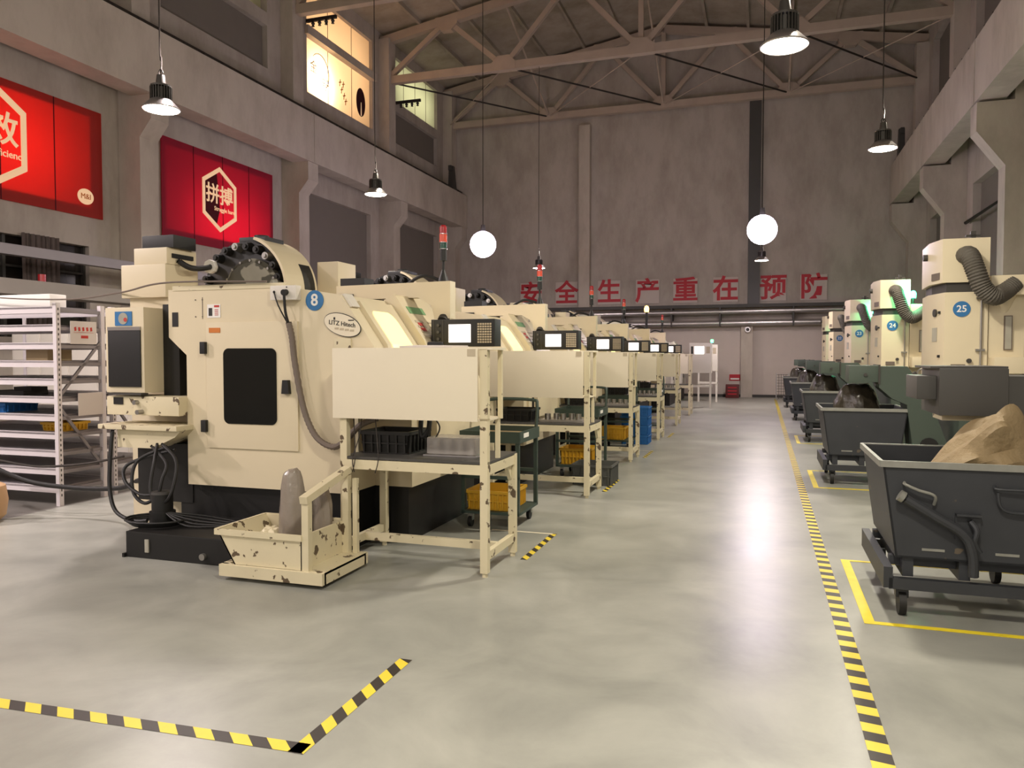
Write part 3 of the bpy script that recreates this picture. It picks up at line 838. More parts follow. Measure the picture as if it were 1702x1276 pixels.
# socket box and conduit
sk = MB().box(-3.74, -3.5, P - .07, P, 1.995, 2.11, .008).build('socket_box', 'white_paint', mc)
MB().cyl((-3.59, P - .07, 2.055), (-3.59, P - .11, 2.05), .024).build('plug', 'black', sk)
MB().cyl((-3.70, P - .07, 2.06), (-3.70, P - .075, 2.06), .01, seg=10).cyl((-3.585, P - .07, 2.095), (-3.585, P - .073, 2.095), .006, seg=8).build('socket_hole', 'black', sk)
MB().tube([(-3.59, P - .1, 2.05), (-3.585, P - .09, 1.9), (-3.575, P - .06, 1.8)], .011, 8, 4).tube([(-3.7, P - .075, 2.06), (-3.65, P - .09, 1.95), (-3.58, P - .06, 1.8)], .006, 6, 4).build('plug_lead', 'black', sk)
MB().tube([(-3.578, P - .06, 1.82), (-3.555, P - .05, 1.7), (-3.53, P - .05, 1.5), (-3.47, P - .05, 1.2), (-3.40, P - .06, 1.02), (-3.30, P - .08, .9), (-3.16, P - .1, .85), (-3.05, P - .11, .9), (-2.93, P - .1, 1.02), (-2.8, P - .05, 1.08)],
          lambda t: .024 + .002 * math.sin(t * 300), 10, 10).build('conduit_hose', 'hose', mc)


# sloped front: sliding door, lit window, control ledge
def front(off, z0, z1):
    base = [(-3.14, 2.03), (-2.86, 1.63), (-2.75, 1.3), (-2.75, .47)]
    def xat(z):
        for (xa, za), (xb, zb) in zip(base, base[1:]):
            if z > 2.03: return -3.14
            if zb <= z <= za: return xa + (xb - xa) * (za - z) / (za - zb)
        return base[-1][0]
    zs = [z1] + [z for _, z in base if z0 < z < z1] + [z0]
    out = [(xat(z) + off, z + (off * .5 if z > 1.4 else 0)) for z in zs]
    inn = [(xat(z) - .02, z) for z in zs]
    return out + inn[::-1]


fd = MB().prism(front(.03, .62, 1.98), 'y', 5.86, 6.06).prism(front(.03, 1.16, 1.98), 'y', 5.47, 5.86).build('sliding_door', 'cream', mc)
def slope_x(z): return -2.86 - (z - 1.63) * .7 + .034 + .034 * .0
pl = [(5.55, 1.63)] + [(5.60 - .05 * math.cos(a * PI / 12), 1.85 + .05 * math.sin(a * PI / 12)) for a in range(7)] + [(5.82 + .1 * math.sin(a * PI / 12), 1.80 + .1 * math.cos(a * PI / 12)) for a in range(7)] + [(5.92, 1.63)]
b = MB()
A_ = [b.bm.verts.new((slope_x(z), y, z + .017)) for y, z in pl]; B_ = [b.bm.verts.new((slope_x(z) - .02, y, z)) for y, z in pl]
b.face(A_); b.face(B_[::-1])
for i in range(len(pl)): b.face([A_[i], A_[(i + 1) % len(pl)], B_[(i + 1) % len(pl)], B_[i]])
b.prism(front(.036, 1.2, 1.63), 'y', 5.55, 5.92)
b.build('window', 'lit_window', fd, False, 'lit yellow window')
MB().cyl((-2.71, 6.0, .8), (-2.71, 6.0, 1.14), .014).build('handle', 'black', fd)
lg = MB().prism(front(.09, .8, 2.04), 'y', 6.05, 6.7).build('control_ledge', 'cream', mc)
b = MB().prism(front(.094, 1.88, 1.94), 'y', 6.12, 6.45); b.build('green_label', 'greenprint', lg, False)
b = MB()
for k in range(5):
    z = 1.62 + k * .045
    b.prism(front(.094, z, z + .02), 'y', 6.12, 6.28)
    b.prism(front(.094, z, z + .015), 'y', 6.36, 6.56)
b.build('printed_label', 'ink_grey', lg, False)
MB().prism(front(.094, 1.72, 1.8), 'y', 6.15, 6.24).build('red_pictogram', 'redprint', lg, False)
# splash cover plate near the lamp on the slope
MB().prism(front(.02, 1.93, 2.03), 'y', 5.32, 5.44).build('corner_bracket', 'white_paint', mc, False)

# rear column and spindle drive covers
MB().box(-5.55, -4.78, 5.65, 7.2, 0, 2.1).build('rear_column', 'cream', mc, False)
cv = MB().box(-5.6, -5.1, 5.6, 6.02, 2.08, 2.38, .012).box(-5.47, -5.1, 5.62, 6.0, 2.38, 2.53, .012).build('drive_cover', 'cream', mc)
MB().box(-5.41, -5.06, 5.66, 5.95, 2.53, 2.645, .006).build('motor', 'blackpaint', cv)
MB().box(-5.098, -5.09, 5.68, 5.95, 2.44, 2.48).build('vent', 'black', cv, False)
MB().tube([(-5.09, 5.75, 2.42), (-5.0, 5.8, 2.36), (-4.98, 5.95, 2.37), (-5.0, 6.15, 2.42)], .026, 8, 5).build('cable', 'rubber', cv)

# tool magazine
mcx, mcz = -4.78, 2.18
tm = MB().cyl((mcx, 6.3, mcz), (mcx, 6.62, mcz), .48, seg=48).build('tool_magazine', 'blackpaint', mc)
for k in range(22):
    t = 2 * PI * k / 22
    x, z = mcx + .425 * math.cos(t), mcz + .425 * math.sin(t)
    if z < 2.12: continue
    b = MB().cyl((x, 6.3, z), (x, 6.22, z), .046, .036, seg=14).cyl((x, 6.22, z), (x, 6.2, z), .02, seg=10)
    b.build('tool_pot', 'steel' if k % 3 == 0 else 'blackpaint', tm)
MB().lathe((mcx + .13, 6.19, mcz), [(.0, 0), (.26, 0), (.28, .02), (.3, .03), (.3, .1), (0, .1)], 48, 'y').build('cover_disc', 'mottled', tm)
b = MB()
for k in range(16):
    t = 2 * PI * k / 16
    b.cyl((mcx + .13 + .28 * math.cos(t), 6.205, mcz + .28 * math.sin(t)), (mcx + .13 + .28 * math.cos(t), 6.19, mcz + .28 * math.sin(t)), .012, seg=8)
b.build('bolt_ring', 'steel', tm)
b = MB(); arc = [math.radians(a) for a in range(-14, 72, 5)]
for a0, a1 in zip(arc, arc[1:]):
    q = [(mcx + r * math.cos(a), mcz + r * math.sin(a)) for r, a in ((.505, a0), (.53, a0), (.53, a1), (.505, a1))]
    b.prism(q, 'y', 6.2, 6.72)
bmesh.ops.remove_doubles(b.bm, verts=list(b.bm.verts), dist=1e-5)
hd = b.build('magazine_hood', 'cream', mc)
b = MB(); arc = [math.radians(a) for a in range(0, 31, 5)]
for a0, a1 in zip(arc, arc[1:]):
    q = [(mcx + r * math.cos(a), mcz + r * math.sin(a)) for r, a in ((.525, a0), (.534, a0), (.534, a1), (.525, a1))]
    b.prism(q, 'y', 6.5, 6.68)
b.build('hood_opening', 'black', hd)
MB().box(-4.85, -4.55, 6.3, 6.6, 2.64, 2.7, .015).cyl((-4.7, 6.45, 2.7), (-4.7, 6.45, 2.73), .07).build('magazine_motor', 'blackpaint', mc)
MB().cyl((-5.0, 6.1, 2.4), (-5.0, 6.05, 2.4), .065, seg=8).build('white_cap', 'white', mc)
MB().box(-4.3, -4.06, 6.8, 7.15, 2.1, 2.5, .01).build('rear_cover', 'cream', mc)

# electrical side box with black panel, tray, pump and hoses
eb = MB().box(-5.38, -4.97, 5.2, 5.5, 1.24, 1.965, .01).build('cooler_box', 'cream', mc)
MB().box(-5.345, -5.0, 5.188, 5.2, 1.29, 1.77, .003).build('black_panel', 'black', eb)
st = MB().box(-5.27, -5.09, 5.194, 5.2, 1.81, 1.93).build('blue_sticker', 'disc_blue', eb, False)
MB().cyl((-5.18, 5.194, 1.87), (-5.18, 5.191, 1.87), .05, seg=24).build('pale_disc', 'pale_plastic', st)
MB().cyl((-5.155, 5.191, 1.86), (-5.155, 5.189, 1.86), .018, seg=12).build('red_dot', 'redprint', st)
MB().box(-5.345, -5.0, 5.185, 5.2, 1.77, 1.8).build('silver_strip', 'galv', eb, False)
MB().box(-4.97, -4.8, 5.42, 5.6, 1.1, 2.0).build('recess_shade', 'blackpaint', mc, False)  # black block stands in for the shade between box and panel
lb = MB().box(-5.38, -4.62, 5.2, 5.6, 1.05, 1.21, .01).build('lower_box', 'cream_dirty', mc)
MB().box(-5.3, -5.2, 5.193, 5.2, 1.14, 1.2).build('connector', 'black', lb, False)
MB().cyl((-5.05, 5.2, 1.16), (-5.05, 5.16, 1.16), .02).cyl((-5.0, 5.2, 1.08), (-5.0, 5.14, 1.08), .02).build('fitting', 'steel', lb)
MB().box(-5.33, -4.98, 5.17, 5.25, 1.222, 1.238).build('swarf_ledge', 'steel_dark', mc, False)
MB().box(-5.38, -4.56, 5.1, 5.5, .935, .975, .006).prism([(-5.22, .935), (-4.56, .935), (-4.62, .88), (-4.85, .78), (-5.22, .78)], 'y', 5.15, 5.5).build('drip_tray', 'cream_dirty', mc)
MB().box(-5.2, -4.62, 5.35, 5.65, .3, .8).build('filter_body', 'blackpaint', mc, False)
pm = MB().cyl((-4.62, 5.0, .2), (-4.62, 5.0, .3), .1).cyl((-4.62, 5.0, .3), (-4.62, 5.0, .44), .082).build('coolant_pump', 'blackpaint', mc)
MB().lathe((-4.62, 5.0, .44), [(.085, 0), (.08, .02), (0, .03)]).build('pump_cap', 'steel_dark', pm)
for k, (a, bq, c_, d_) in enumerate([(-4.98, .45, -4.62, .78), (-4.9, .38, -4.7, .8), (-4.72, .42, -4.8, .82), (-4.6, .48, -4.86, .8), (-4.5, .4, -4.75, .82)]):
    MB().tube([(c_, 5.15, d_), (a - .02, 5.05, d_ - .12), (a, 4.98, bq + .08), ((a - 4.62) / 2 - .0, 4.96, bq - .02), (-4.62, 4.98, .44)], .014, 8, 8).build('coolant_hose', 'rubber', mc)
MB().tube([(-5.22, 5.1, .93), (-5.2, 5.05, .7), (-5.16, 5.0, .45), (-5.05, 4.95, .28), (-4.85, 4.92, .22), (-4.7, 4.92, .23)], .016, 8, 8).build('coolant_hose', 'rubber', mc)
b = MB()
for k in range(4):
    b.tube([(-4.62 + (.2 + .02 * k) * math.cos(t * .3927), 4.93 + (.15 + .012 * k) * math.sin(t * .3927), .215 + .012 * k) for t in range(17)], .009, 6)
b.build('cable_coil', 'rubber', mc)
b = MB()
for k in range(5): b.tube([(-4.55, 4.95, .3), (-4.3, 4.9 + .05 * k, .22 + .01 * k), (-4.0, 5.0 + .04 * k, .215), (-3.75, 5.1, .22)], .008, 6, 6)
b.build('loose_cables', 'rubber', mc)

# gantry arm, control panel, signal tower
ar = MB().prism([(-3.78, 2.07), (-2.95, 2.075), (-2.82, 2.0), (-2.79, 1.885), (-2.64, 1.885), (-2.64, 2.215), (-3.78, 2.2)], 'y', 6.3, 6.42).build('gantry_arm', 'cream', mc)
MB().box(-3.9, -3.6, 6.28, 6.5, 1.98, 2.12).build('arm_bracket', 'blackpaint', ar, False)
MB().box(-3.75, -3.5, 6.32, 6.5, 2.2, 2.27).build('black_cover', 'black', ar, False)
MB().tube([(-3.1, 6.38, 2.2), (-2.95, 6.36, 2.27), (-2.82, 6.36, 2.25), (-2.72, 6.38, 2.2)], .016, 8, 6).build('arm_cable', 'rubber', ar)
cp = MB().box(-2.77, -2.18, 6.18, 6.34, 1.635, 1.87, .006).build('control_panel', 'black', mc)
MB().cyl((-2.71, 6.3, 1.86), (-2.71, 6.33, 1.89), .05).build('panel_joint', 'steel_dark', cp)
MB().box(-2.6, -2.4, 6.17, 6.19, 1.67, 1.825).build('screen', 'screen', cp, False, 'glowing white screen')
b = MB()
for i in range(6):
    for j in range(8): b.box(-2.335 + i * .022, -2.319 + i * .022, 6.172, 6.185, 1.665 + j * .022, 1.68 + j * .022)
b.build('keypad', 'ink_grey', cp, False)
b = MB()
for z in (1.7, 1.76, 1.82): b.cyl((-2.7, 6.18, z), (-2.7, 6.165, z), .013, seg=12)
b.build('knob', 'greydark', cp)
MB().box(-2.66, -2.655, 6.176, 6.185, 1.64, 1.865).box(-2.745, -2.74, 6.176, 6.185, 1.64, 1.865).build('panel_line', 'greydark', cp, False)
tw = MB().cyl((-2.73, 6.36, 2.4), (-2.73, 6.36, 2.505), .03).cyl((-2.73, 6.36, 2.28), (-2.73, 6.36, 2.4), .012).lathe((-2.73, 6.36, 2.2), [(.05, 0), (.045, .03), (.02, .1), (.014, .12)]).build('signal_tower', 'black', mc)
MB().cyl((-2.73, 6.36, 2.505), (-2.73, 6.36, 2.56), .032).build('green_lens', 'green_lens', tw)
MB().cyl((-2.73, 6.36, 2.566), (-2.73, 6.36, 2.635), .034).build('orange_lens', 'orange_lens', tw)
MB().cyl((-2.73, 6.36, 2.641), (-2.73, 6.36, 2.7), .032).lathe((-2.73, 6.36, 2.7), [(.03, 0), (.022, .015), (0, .02)]).build('red_lens', 'red_lens', tw)
b = MB()
for z in (2.505, 2.563, 2.638): b.cyl((-2.73, 6.36, z - .003), (-2.73, 6.36, z + .003), .036)
b.build('silver_band', 'chrome', tw)

PITCH = 3.1
ORD = ['nearest', 'second', 'third', 'fourth', 'fifth', 'sixth', 'seventh', 'eighth']
SKIP = {'switch_plate', 'number_disc', 'maker_plate', 'socket_box', 'conduit_hose', 'warning_label', 'cable_coil', 'loose_cables', 'vent_opening', 'tag_plate'}
for k in range(1, 8):
    if k < 6:
        lab = 'cream machining centre with arm-hung control panel, %s in the left row' % ORD[k]
        copy_tree(mc, (0, PITCH * k, 0), lab, SKIP | ({'signal_tower'} if k == 4 else set()))
    else:
        lab = 'white machining centre ending the left row, %s' % ('nearer of the two white ones' if k == 6 else 'last before the back wall')
        copy_tree(mc, (0, PITCH * k, 0), lab, SKIP | {'gantry_arm', 'control_panel', 'signal_tower'}, {'cream_enamel': 1, 'cream_enamel_worn': 1, 'to': 'white_paint'})
# the two white machines carry upright white consoles by the aisle
for k, yy in ((6, 23.75), (7, 26.9)):
    r = thing('operator_console', (-1.85, yy + .2, 0), 'white upright console with lit screen, %s at the left row end' % ('nearer one' if k == 6 else 'last one'), 'console')
    MB().box(-2.15, -1.5 + .0, yy, yy + .4, 1.05, 1.95, .01).build('cabinet', 'white_paint', r)
    MB().box(-2.0, -1.72, yy - .008, yy, 1.62, 1.85).build('screen', 'screen', r, False)
    MB().box(-2.1, -2.04, yy - .008, yy, 1.6, 1.85).build('switch_strip', 'black', r, False)
    MB().box(-1.66, -1.55, yy - .006, yy, 1.64, 1.84).build('keypad', 'ink_grey', r, False)
    for x in (-2.12, -1.53): MB().box(x - .03, x + .03, yy + .02, yy + .08, 0, 1.05).build('leg', 'white_paint', r, False)
    MB().box(-2.15, -1.5, yy + .0, yy + .4, .62, .68).build('shelf', 'white_paint', r, False)
r = thing('beacon_lamp', (-1.7, 27.1, 1.95), 'small green beacon on top of the last white console in the left row', 'beacon')
MB().cyl((-1.7, 27.1, 1.95), (-1.7, 27.1, 2.02), .03).build('socket', 'black', r)
MB().cyl((-1.7, 27.1, 2.02), (-1.7, 27.1, 2.12), .045).build('lens', 'green_on', r)
r = thing('beacon_lamp', (-2.72, 18.75, 2.2), 'glowing amber beacon on a far machine arm in the left row', 'beacon')
MB().cyl((-2.72, 18.76, 2.218), (-2.72, 18.76, 2.62), .03).build('socket', 'black', r)
MB().lathe((-2.72, 18.76, 2.62), [(.05, 0), (.06, .08), (.04, .14), (0, .16)]).build('lens', 'amber_on', r)

# white cabinets on the tops of far machines
tag(MB().box(-3.3, -2.9, 16.2, 16.6, 2.12, 2.28, .01).build('mist_collector', 'white_paint'), 'white box standing on top of a far machine left of the amber beacon', 'box')
tag(MB().box(-3.8, -3.4, 16.2, 16.6, 2.12, 2.44, .01).build('mist_collector', 'pale_plastic'), 'pale slotted box on top of a far machine below the slogan', 'box')


# ------------------------------------------------------------------ work tables with upright boards
def make_table():
    r = thing('work_table', (-2.4, 5.33, 0), 'nearest worn cream steel work table with a tall white board, beside the scrap bin', 'table', 'cream work tables along the aisle')
    A, B_, y0, y1 = -2.98, -1.82, 5.0, 5.66
    for (x, y, h) in ((A, y0, 1.58), (B_ - .055, y0, 1.6), (A, y1 - .05, .8), (B_ - .05, y1 - .05, .8)):
        m = MB().box(x, x + .055, y, y + .055, .03, h).cyl((x + .027, y + .027, 0), (x + .027, y + .027, .03), .02, seg=10)
        m.build('leg', 'cream_dirty', r, False)
    MB().box(A, B_, y0 + .005, y1, .795, .812).build('tabletop', 'greydark', r, False)
    for (x0, x1, ya, yb, z0) in ((A + .055, B_ - .055, y0, y0 + .04, .72), (A + .055, B_ - .055, y1 - .04, y1, .72), (A, A + .04, y0 + .055, y1 - .05, .72), (B_ - .04, B_, y0 + .055, y1 - .05, .72)):
        MB().box(x0, x1, ya, yb, z0, .79).build('apron', 'cream_dirty', r, False)
    for (x0, x1, ya, yb) in ((A, A + .04, y0 + .055, y1 - .05), (B_ - .04, B_, y0 + .055, y1 - .05), (A + .04, B_ - .04, 5.3, 5.34)):
        MB().box(x0, x1, ya, yb, .12, .18).build('stretcher', 'cream_dirty', r, False)
    for x in (A + .02, B_ - .05): MB().prism([(y1 - .06, .72), (y1 - .16, .72), (y1 - .06, .6)], 'x', x, x + .03).build('gusset', 'cream_dirty', r, False)
    bd = MB().box(-3.03, -1.885, y0 - .018, y0 - .002, 1.095, 1.61, .002).build('board', 'board', r)
    MB().box(-1.96, -1.9, y0 - .021, y0 - .018, 1.55, 1.6).build('sticker', 'ink_grey', bd, False)
    MB().box(-3.0, -1.78, y0, y0 + .28, 1.595, 1.612).build('top_shelf', 'board', r, False)
    MB().box(-3.0, -1.82, y0, y0 + .28, 1.1, 1.115).build('inner_shelf', 'board', r, False)
    for x in (-3.0, -1.83): MB().box(x, x + .03, y0 + .25, y0 + .28, 1.1, 1.6).build('rear_post', 'cream_dirty', r, False)
    for x in (-3.0, -1.85): MB().box(x, x + .03, y0 + .25, y0 + .28, .81, 1.1).build('rear_support', 'cream_dirty', r, False)
    return r


tb = make_table()
for k in range(1, 6):
    copy_tree(tb, (0.0 if k != 1 else .02, PITCH * k + (.07 if k == 1 else 0), 0), 'worn cream work table with white board, %s from the camera' % ORD[k])


def crate(name, x0, x1, y0, y1, z0, z1, m, label, cat='crate', group=None, rib=6):
    t = .012
    r = thing(name, ((x0 + x1) / 2, (y0 + y1) / 2, z0), label, cat, group)
    b = MB().box(x0 + .01, x1 - .01, y0 + .01, y1 - .01, z0, z0 + t)
    b.hexa([(x0 + .015, y0 + .015, z0), (x1 - .015, y0 + .015, z0), (x1 - .015, y0 + .015 + t, z0), (x0 + .015, y0 + .015 + t, z0), (x0, y0, z1), (x1, y0, z1), (x1, y0 + t, z1), (x0, y0 + t, z1)])
    b.hexa([(x0 + .015, y1 - .015 - t, z0), (x1 - .015, y1 - .015 - t, z0), (x1 - .015, y1 - .015, z0), (x0 + .015, y1 - .015, z0), (x0, y1 - t, z1), (x1, y1 - t, z1), (x1, y1, z1), (x0, y1, z1)])
    b.hexa([(x0 + .015, y0 + .015, z0), (x0 + .015 + t, y0 + .015, z0), (x0 + .015 + t, y1 - .015, z0), (x0 + .015, y1 - .015, z0), (x0, y0, z1), (x0 + t, y0, z1), (x0 + t, y1, z1), (x0, y1, z1)])
    b.hexa([(x1 - .015 - t, y0 + .015, z0), (x1 - .015, y0 + .015, z0), (x1 - .015, y1 - .015, z0), (x1 - .015 - t, y1 - .015, z0), (x1 - t, y0, z1), (x1, y0, z1), (x1, y1, z1), (x1 - t, y1, z1)])
    body = b; b = MB()
    for (a0, a1, c0, c1) in ((x0 - .012, x1 + .012, y0 - .012, y0 + .004), (x0 - .012, x1 + .012, y1 - .004, y1 + .012), (x0 - .012, x0 + .004, y0, y1), (x1 - .004, x1 + .012, y0, y1)):
        b.box(a0, a1, c0, c1, z1 - .022, z1 + .004)
    b.build('rim', m, r, False)
    b = body
    for k in range(rib):
        x = x0 + .03 + (x1 - x0 - .06) * k / (rib - 1)
        b.box(x - .006, x + .006, y0 - .008, y0 + .012, z0 + .012, z1 - .02)
        y = y0 + .03 + (y1 - y0 - .06) * k / (rib - 1)
        b.box(x1 - .012, x1 + .008, y - .006, y + .006, z0 + .012, z1 - .02)
    b.box(x0 + .01, x1 - .01, y0 - .004, y0 + .012, z0 + (z1 - z0) * .45, z0 + (z1 - z0) * .45 + .012)
    b.build('body', m, r, False)
    return r


# things on and around the nearest table
crate('parts_crate', -2.92, -2.52, 5.2, 5.58, .813, .98, 'blackcrate', 'oily black plastic crate on the nearest work table')
r = thing('wrapped_parts', (-2.2, 5.36, .813), 'clear plastic wrapped bundle of parts on a tray on the nearest work table', 'bundle')
MB().box(-2.4, -1.98, 5.2, 5.5, .813, .823).build('tray', 'galv', r, False)
for i in range(4):
    for j in range(2):
        x, y = -2.33 + i * .095, 5.29 + j * .12
        MB().cyl((x, y, .823), (x, y, .93), .042, seg=16).build('metal_part', 'steel', r)
MB().box(-2.385, -1.995, 5.225, 5.475, .8235, .95, .02).build('film', 'clear', r)
r = thing('document_tray', (-2.25, 5.2, 1.612), 'stack of white papers on top of the nearest white board', 'papers')
MB().hexa([(-2.52, 5.06, 1.613), (-2.1, 5.05, 1.613), (-2.08, 5.3, 1.613), (-2.5, 5.3, 1.613), (-2.52, 5.06, 1.625), (-2.1, 5.05, 1.625), (-2.08, 5.3, 1.63), (-2.5, 5.3, 1.635)]).build('sheets', 'paper', r, False)
MB().box(-2.42, -2.3, 5.32, 5.36, 1.613, 1.66, .015).build('black_clip', 'black', r)
tag(MB().tube([(-2.45, 5.28, 1.09), (-2.44, 5.25, 1.0), (-2.42, 5.24, .95), (-2.38, 5.25, 1.0), (-2.38, 5.28, 1.09)], .018, 8, 8).build('hanging_hose', 'rubber'), 'black hose loop hanging below the nearest white board', 'hose')
tag(MB().tube([(-2.36, 5.3, 1.1), (-2.3, 5.28, 1.02), (-2.34, 5.28, .93), (-2.4, 5.27, .86), (-2.38, 5.26, .82)], .006, 6, 8).build('thin_cable', 'rail'), 'thin brown cable hanging behind the nearest white board', 'cable')
for k, (x, dx) in enumerate(((-2.9, .05), (-2.83, -.04), (-2.72, .06))):
    tag(MB().tube([(x, 5.06, 1.1), (x + dx * .4, 5.04, .95), (x + dx, 4.99, .8), (x + dx * .6, 4.985, .7)], .004, 6, 8).build('thin_cable', 'rail'),
        'thin dark wire hanging in front of the nearest table top, %s' % ('left one', 'middle one', 'right one')[k], 'cable')


# green trolley
def make_trolley():
    r = thing('trolley', (-2.4, 6.75, 0), 'dark green trolley with yellow crate below, behind the nearest work table', 'trolley', 'green trolleys between tables')
    x0, x1, y0, y1 = -2.6, -2.05, 6.45, 7.05
    for x in (x0, x1 - .035):
        for y in (y0, y1 - .035): MB().box(x, x + .035, y, y + .035, .13, .86 if y < 6.8 else .86).build('post', 'trolley', r, False)
    t = MB().box(x0 - .01, x1 + .01, y0 - .01, y1 + .01, .8, .82)
    for (a, b_, c_, d_) in ((x0 - .01, x1 + .01, y0 - .012, y0), (x0 - .01, x1 + .01, y1, y1 + .012), (x0 - .012, x0, y0, y1), (x1, x1 + .012, y0, y1)): t.box(a, b_, c_, d_, .78, .88)
    t = t.build('top_tray', 'trolley', r, False)
    MB().box(x1 + .012, x1 + .015, y0 + .1, y0 + .25, .82, .86).build('label', 'white', t, False)
    MB().box(x0, x1, y0, y1, .822, .83).build('tray_mat', 'sack', t, False)
    MB().box(x0, x1, y0, y1, .13, .155).build('lower_deck', 'trolley', r, False)
    for ya in (y0, y1 - .03): MB().box(x0, x1, ya, ya + .03, .45, .48).build('cross_rail', 'trolley', r, False)
    MB().tube([(x0 + .02, y1, .86), (x0 + .02, y1 + .04, 1.08), (x0 + .08, y1 + .06, 1.13), (x1 - .08, y1 + .06, 1.13), (x1 - .02, y1 + .04, 1.08), (x1 - .02, y1, .86)], .016, 8, 5).build('handle', 'trolley', r)
    for x in (x0 + .07, x1 - .07):
        for y in (y0 + .06, y1 - .06):
            c = MB().cyl((x - .015, y, .05), (x + .015, y, .05), .05, seg=18).build('caster', 'rubber', r)
            MB().box(x - .025, x + .025, y - .015, y + .02, .06, .13).build('fork', 'steel', c, False)
    return r


tr = make_trolley()
crate('yellow_crate', -2.57, -2.14, 6.5, 6.95, .157, .33, 'yellow', 'yellow plastic crate on the lower deck of the nearest green trolley', rib=9)
for k in range(1, 4):
    copy_tree(tr, (.06 if k % 2 else -.02, PITCH * k, 0), 'dark green trolley standing behind the %s' % TL[k])
crate('yellow_crate', -2.5, -2.1, 9.62, 10.06, .157, .36, 'yellow', 'yellow plastic crate on the trolley behind the second work table', rib=8)
crate('yellow_crate', -2.6, -2.2, 12.7, 13.1, .157, .36, 'yellow', 'yellow plastic crate low behind the third work table', rib=8)
crate('grey_crate', -2.2, -1.72, 9.02, 9.5, 0.001, .24, 'greycrate', 'flat dark grey crate on the floor between the second and third tables', rib=7)
for k in range(4):
    crate('blue_crate', -2.4, -1.92, 13.5, 13.9, .002 + .165 * k, .16 + .165 * k, 'blue', 'blue plastic crate %s in the blue stack beside the third table' % ('at the bottom', 'second from the bottom', 'third from the bottom', 'at the top')[k], group='blue crates in one stack', rib=6)
for k in range(1, 5):
    y = 5.2 + PITCH * k
    crate('parts_crate', -2.9, -2.5, y, y + .35, .813 if k != 1 else .813, .95, 'blackcrate', 'black plastic crate on the %s work table' % ORD[k], rib=5)
    r = thing('parts_tray', (-2.15, y + .2, .813), 'low tray of machined metal parts on the %s work table' % ORD[k], 'tray')
    MB().box(-2.4, -1.9, y, y + .35, .813, .84).build('tray', 'galv', r, False)
    for i in range(5):
        MB().cyl((-2.34 + i * .09, y + .15 + .05 * (i % 2), .84), (-2.34 + i * .09, y + .15 + .05 * (i % 2), .9), .035, seg=12).build('metal_part', 'steel', r)

# ------------------------------------------------------------------ cream chip bin at the nearest machine
r = thing('chip_bin', (-3.2, 4.8, 0), 'cream wheeled scrap bin with chipped paint and handle frame, before the black tank', 'bin')
b = MB()
y0, y1, t = 4.42, 4.98, .012
TLx, BLx, TRx, BRx, zt, zb = -3.62, -3.47, -2.93, -2.93, .345, .1
for ya, yb in ((y0, y0 + t), (y1 - t, y1)):
    b.prism([(BLx, zb), (BRx, zb), (TRx, zt), (TLx, zt)], 'y', ya, yb)
b.hexa([(BLx, y0, zb), (BLx + t, y0, zb), (BLx + t, y1, zb), (BLx, y1, zb), (TLx, y0, zt), (TLx + t, y0, zt), (TLx + t, y1, zt), (TLx, y1, zt)])
b.box(BRx - t, BRx, y0, y1, zb, zt).box(BLx, BRx, y0, y1, zb, zb + t)
b.build('hopper', 'cream_dirty', r, False)
b = MB().box(TLx - .01, TRx, y0 - .014, y0 + .004, zt - .035, zt + .006).box(TLx - .01, TRx, y1 - .004, y1 + .014, zt - .035, zt + .006).box(TLx - .016, TLx + .006, y0, y1, zt - .03, zt + .006)
b.build('rim', 'cream_dirty', r, False)
b = MB().box(-3.58, -2.76, y0 - .03, y0 + .02, .03, .11).box(-3.58, -2.76, y1 - .02, y1 + .03, .03, .11).box(-3.58, -3.53, y0, y1, .03, .11).box(-2.8, -2.76, y0, y1, .03, .11).box(-3.0, -2.76, y0, y1, .095, .112)
b.build('chassis', 'cream_dirty', r, False)
b = MB().bar((-2.905, y0 + .02, .1), (-2.905, y0 + .02, .6), .05, .05).bar((-2.905, y1 - .02, .1), (-2.905, y1 - .02, .68), .05, .05).bar((-2.905, y0 - .02, .59), (-2.905, y1 - .0, .72), .06, .05)
b.bar((-2.83, y1 - .02, .1), (-2.83, y1 - .02, .66), .035, .035)
b.build('handle_frame', 'cream_dirty', r, False)
for x in (-3.47, -2.84):
    for y in (y0 + .1, y1 - .1):
        MB().cyl((x - .015, y, .036), (x + .015, y, .036), .035, seg=16).build('caster', 'rubber', r)
tag(MB().blob((-3.2, 4.72, .43), .115, .1, .31, .06, 3, lean=(-.02, .02), sq=.45, taper=.25).build('plastic_bag', 'greybag'), 'tall shiny grey plastic bag standing in the cream scrap bin', 'bag')
tag(MB().blob((-3.04, 4.84, .36), .07, .08, .25, .14, 8, sq=.6).build('plastic_bag', 'greybag'), 'crumpled smaller plastic bag behind the handle frame of the cream bin', 'bag')
tag(MB().blob((-3.4, 4.75, .2), .12, .15, .1, .3, 5).build('swarf_pile', 'cream_dirty'), 'heap of cream rags and swarf at the left end of the scrap bin', 'swarf', kind='stuff')

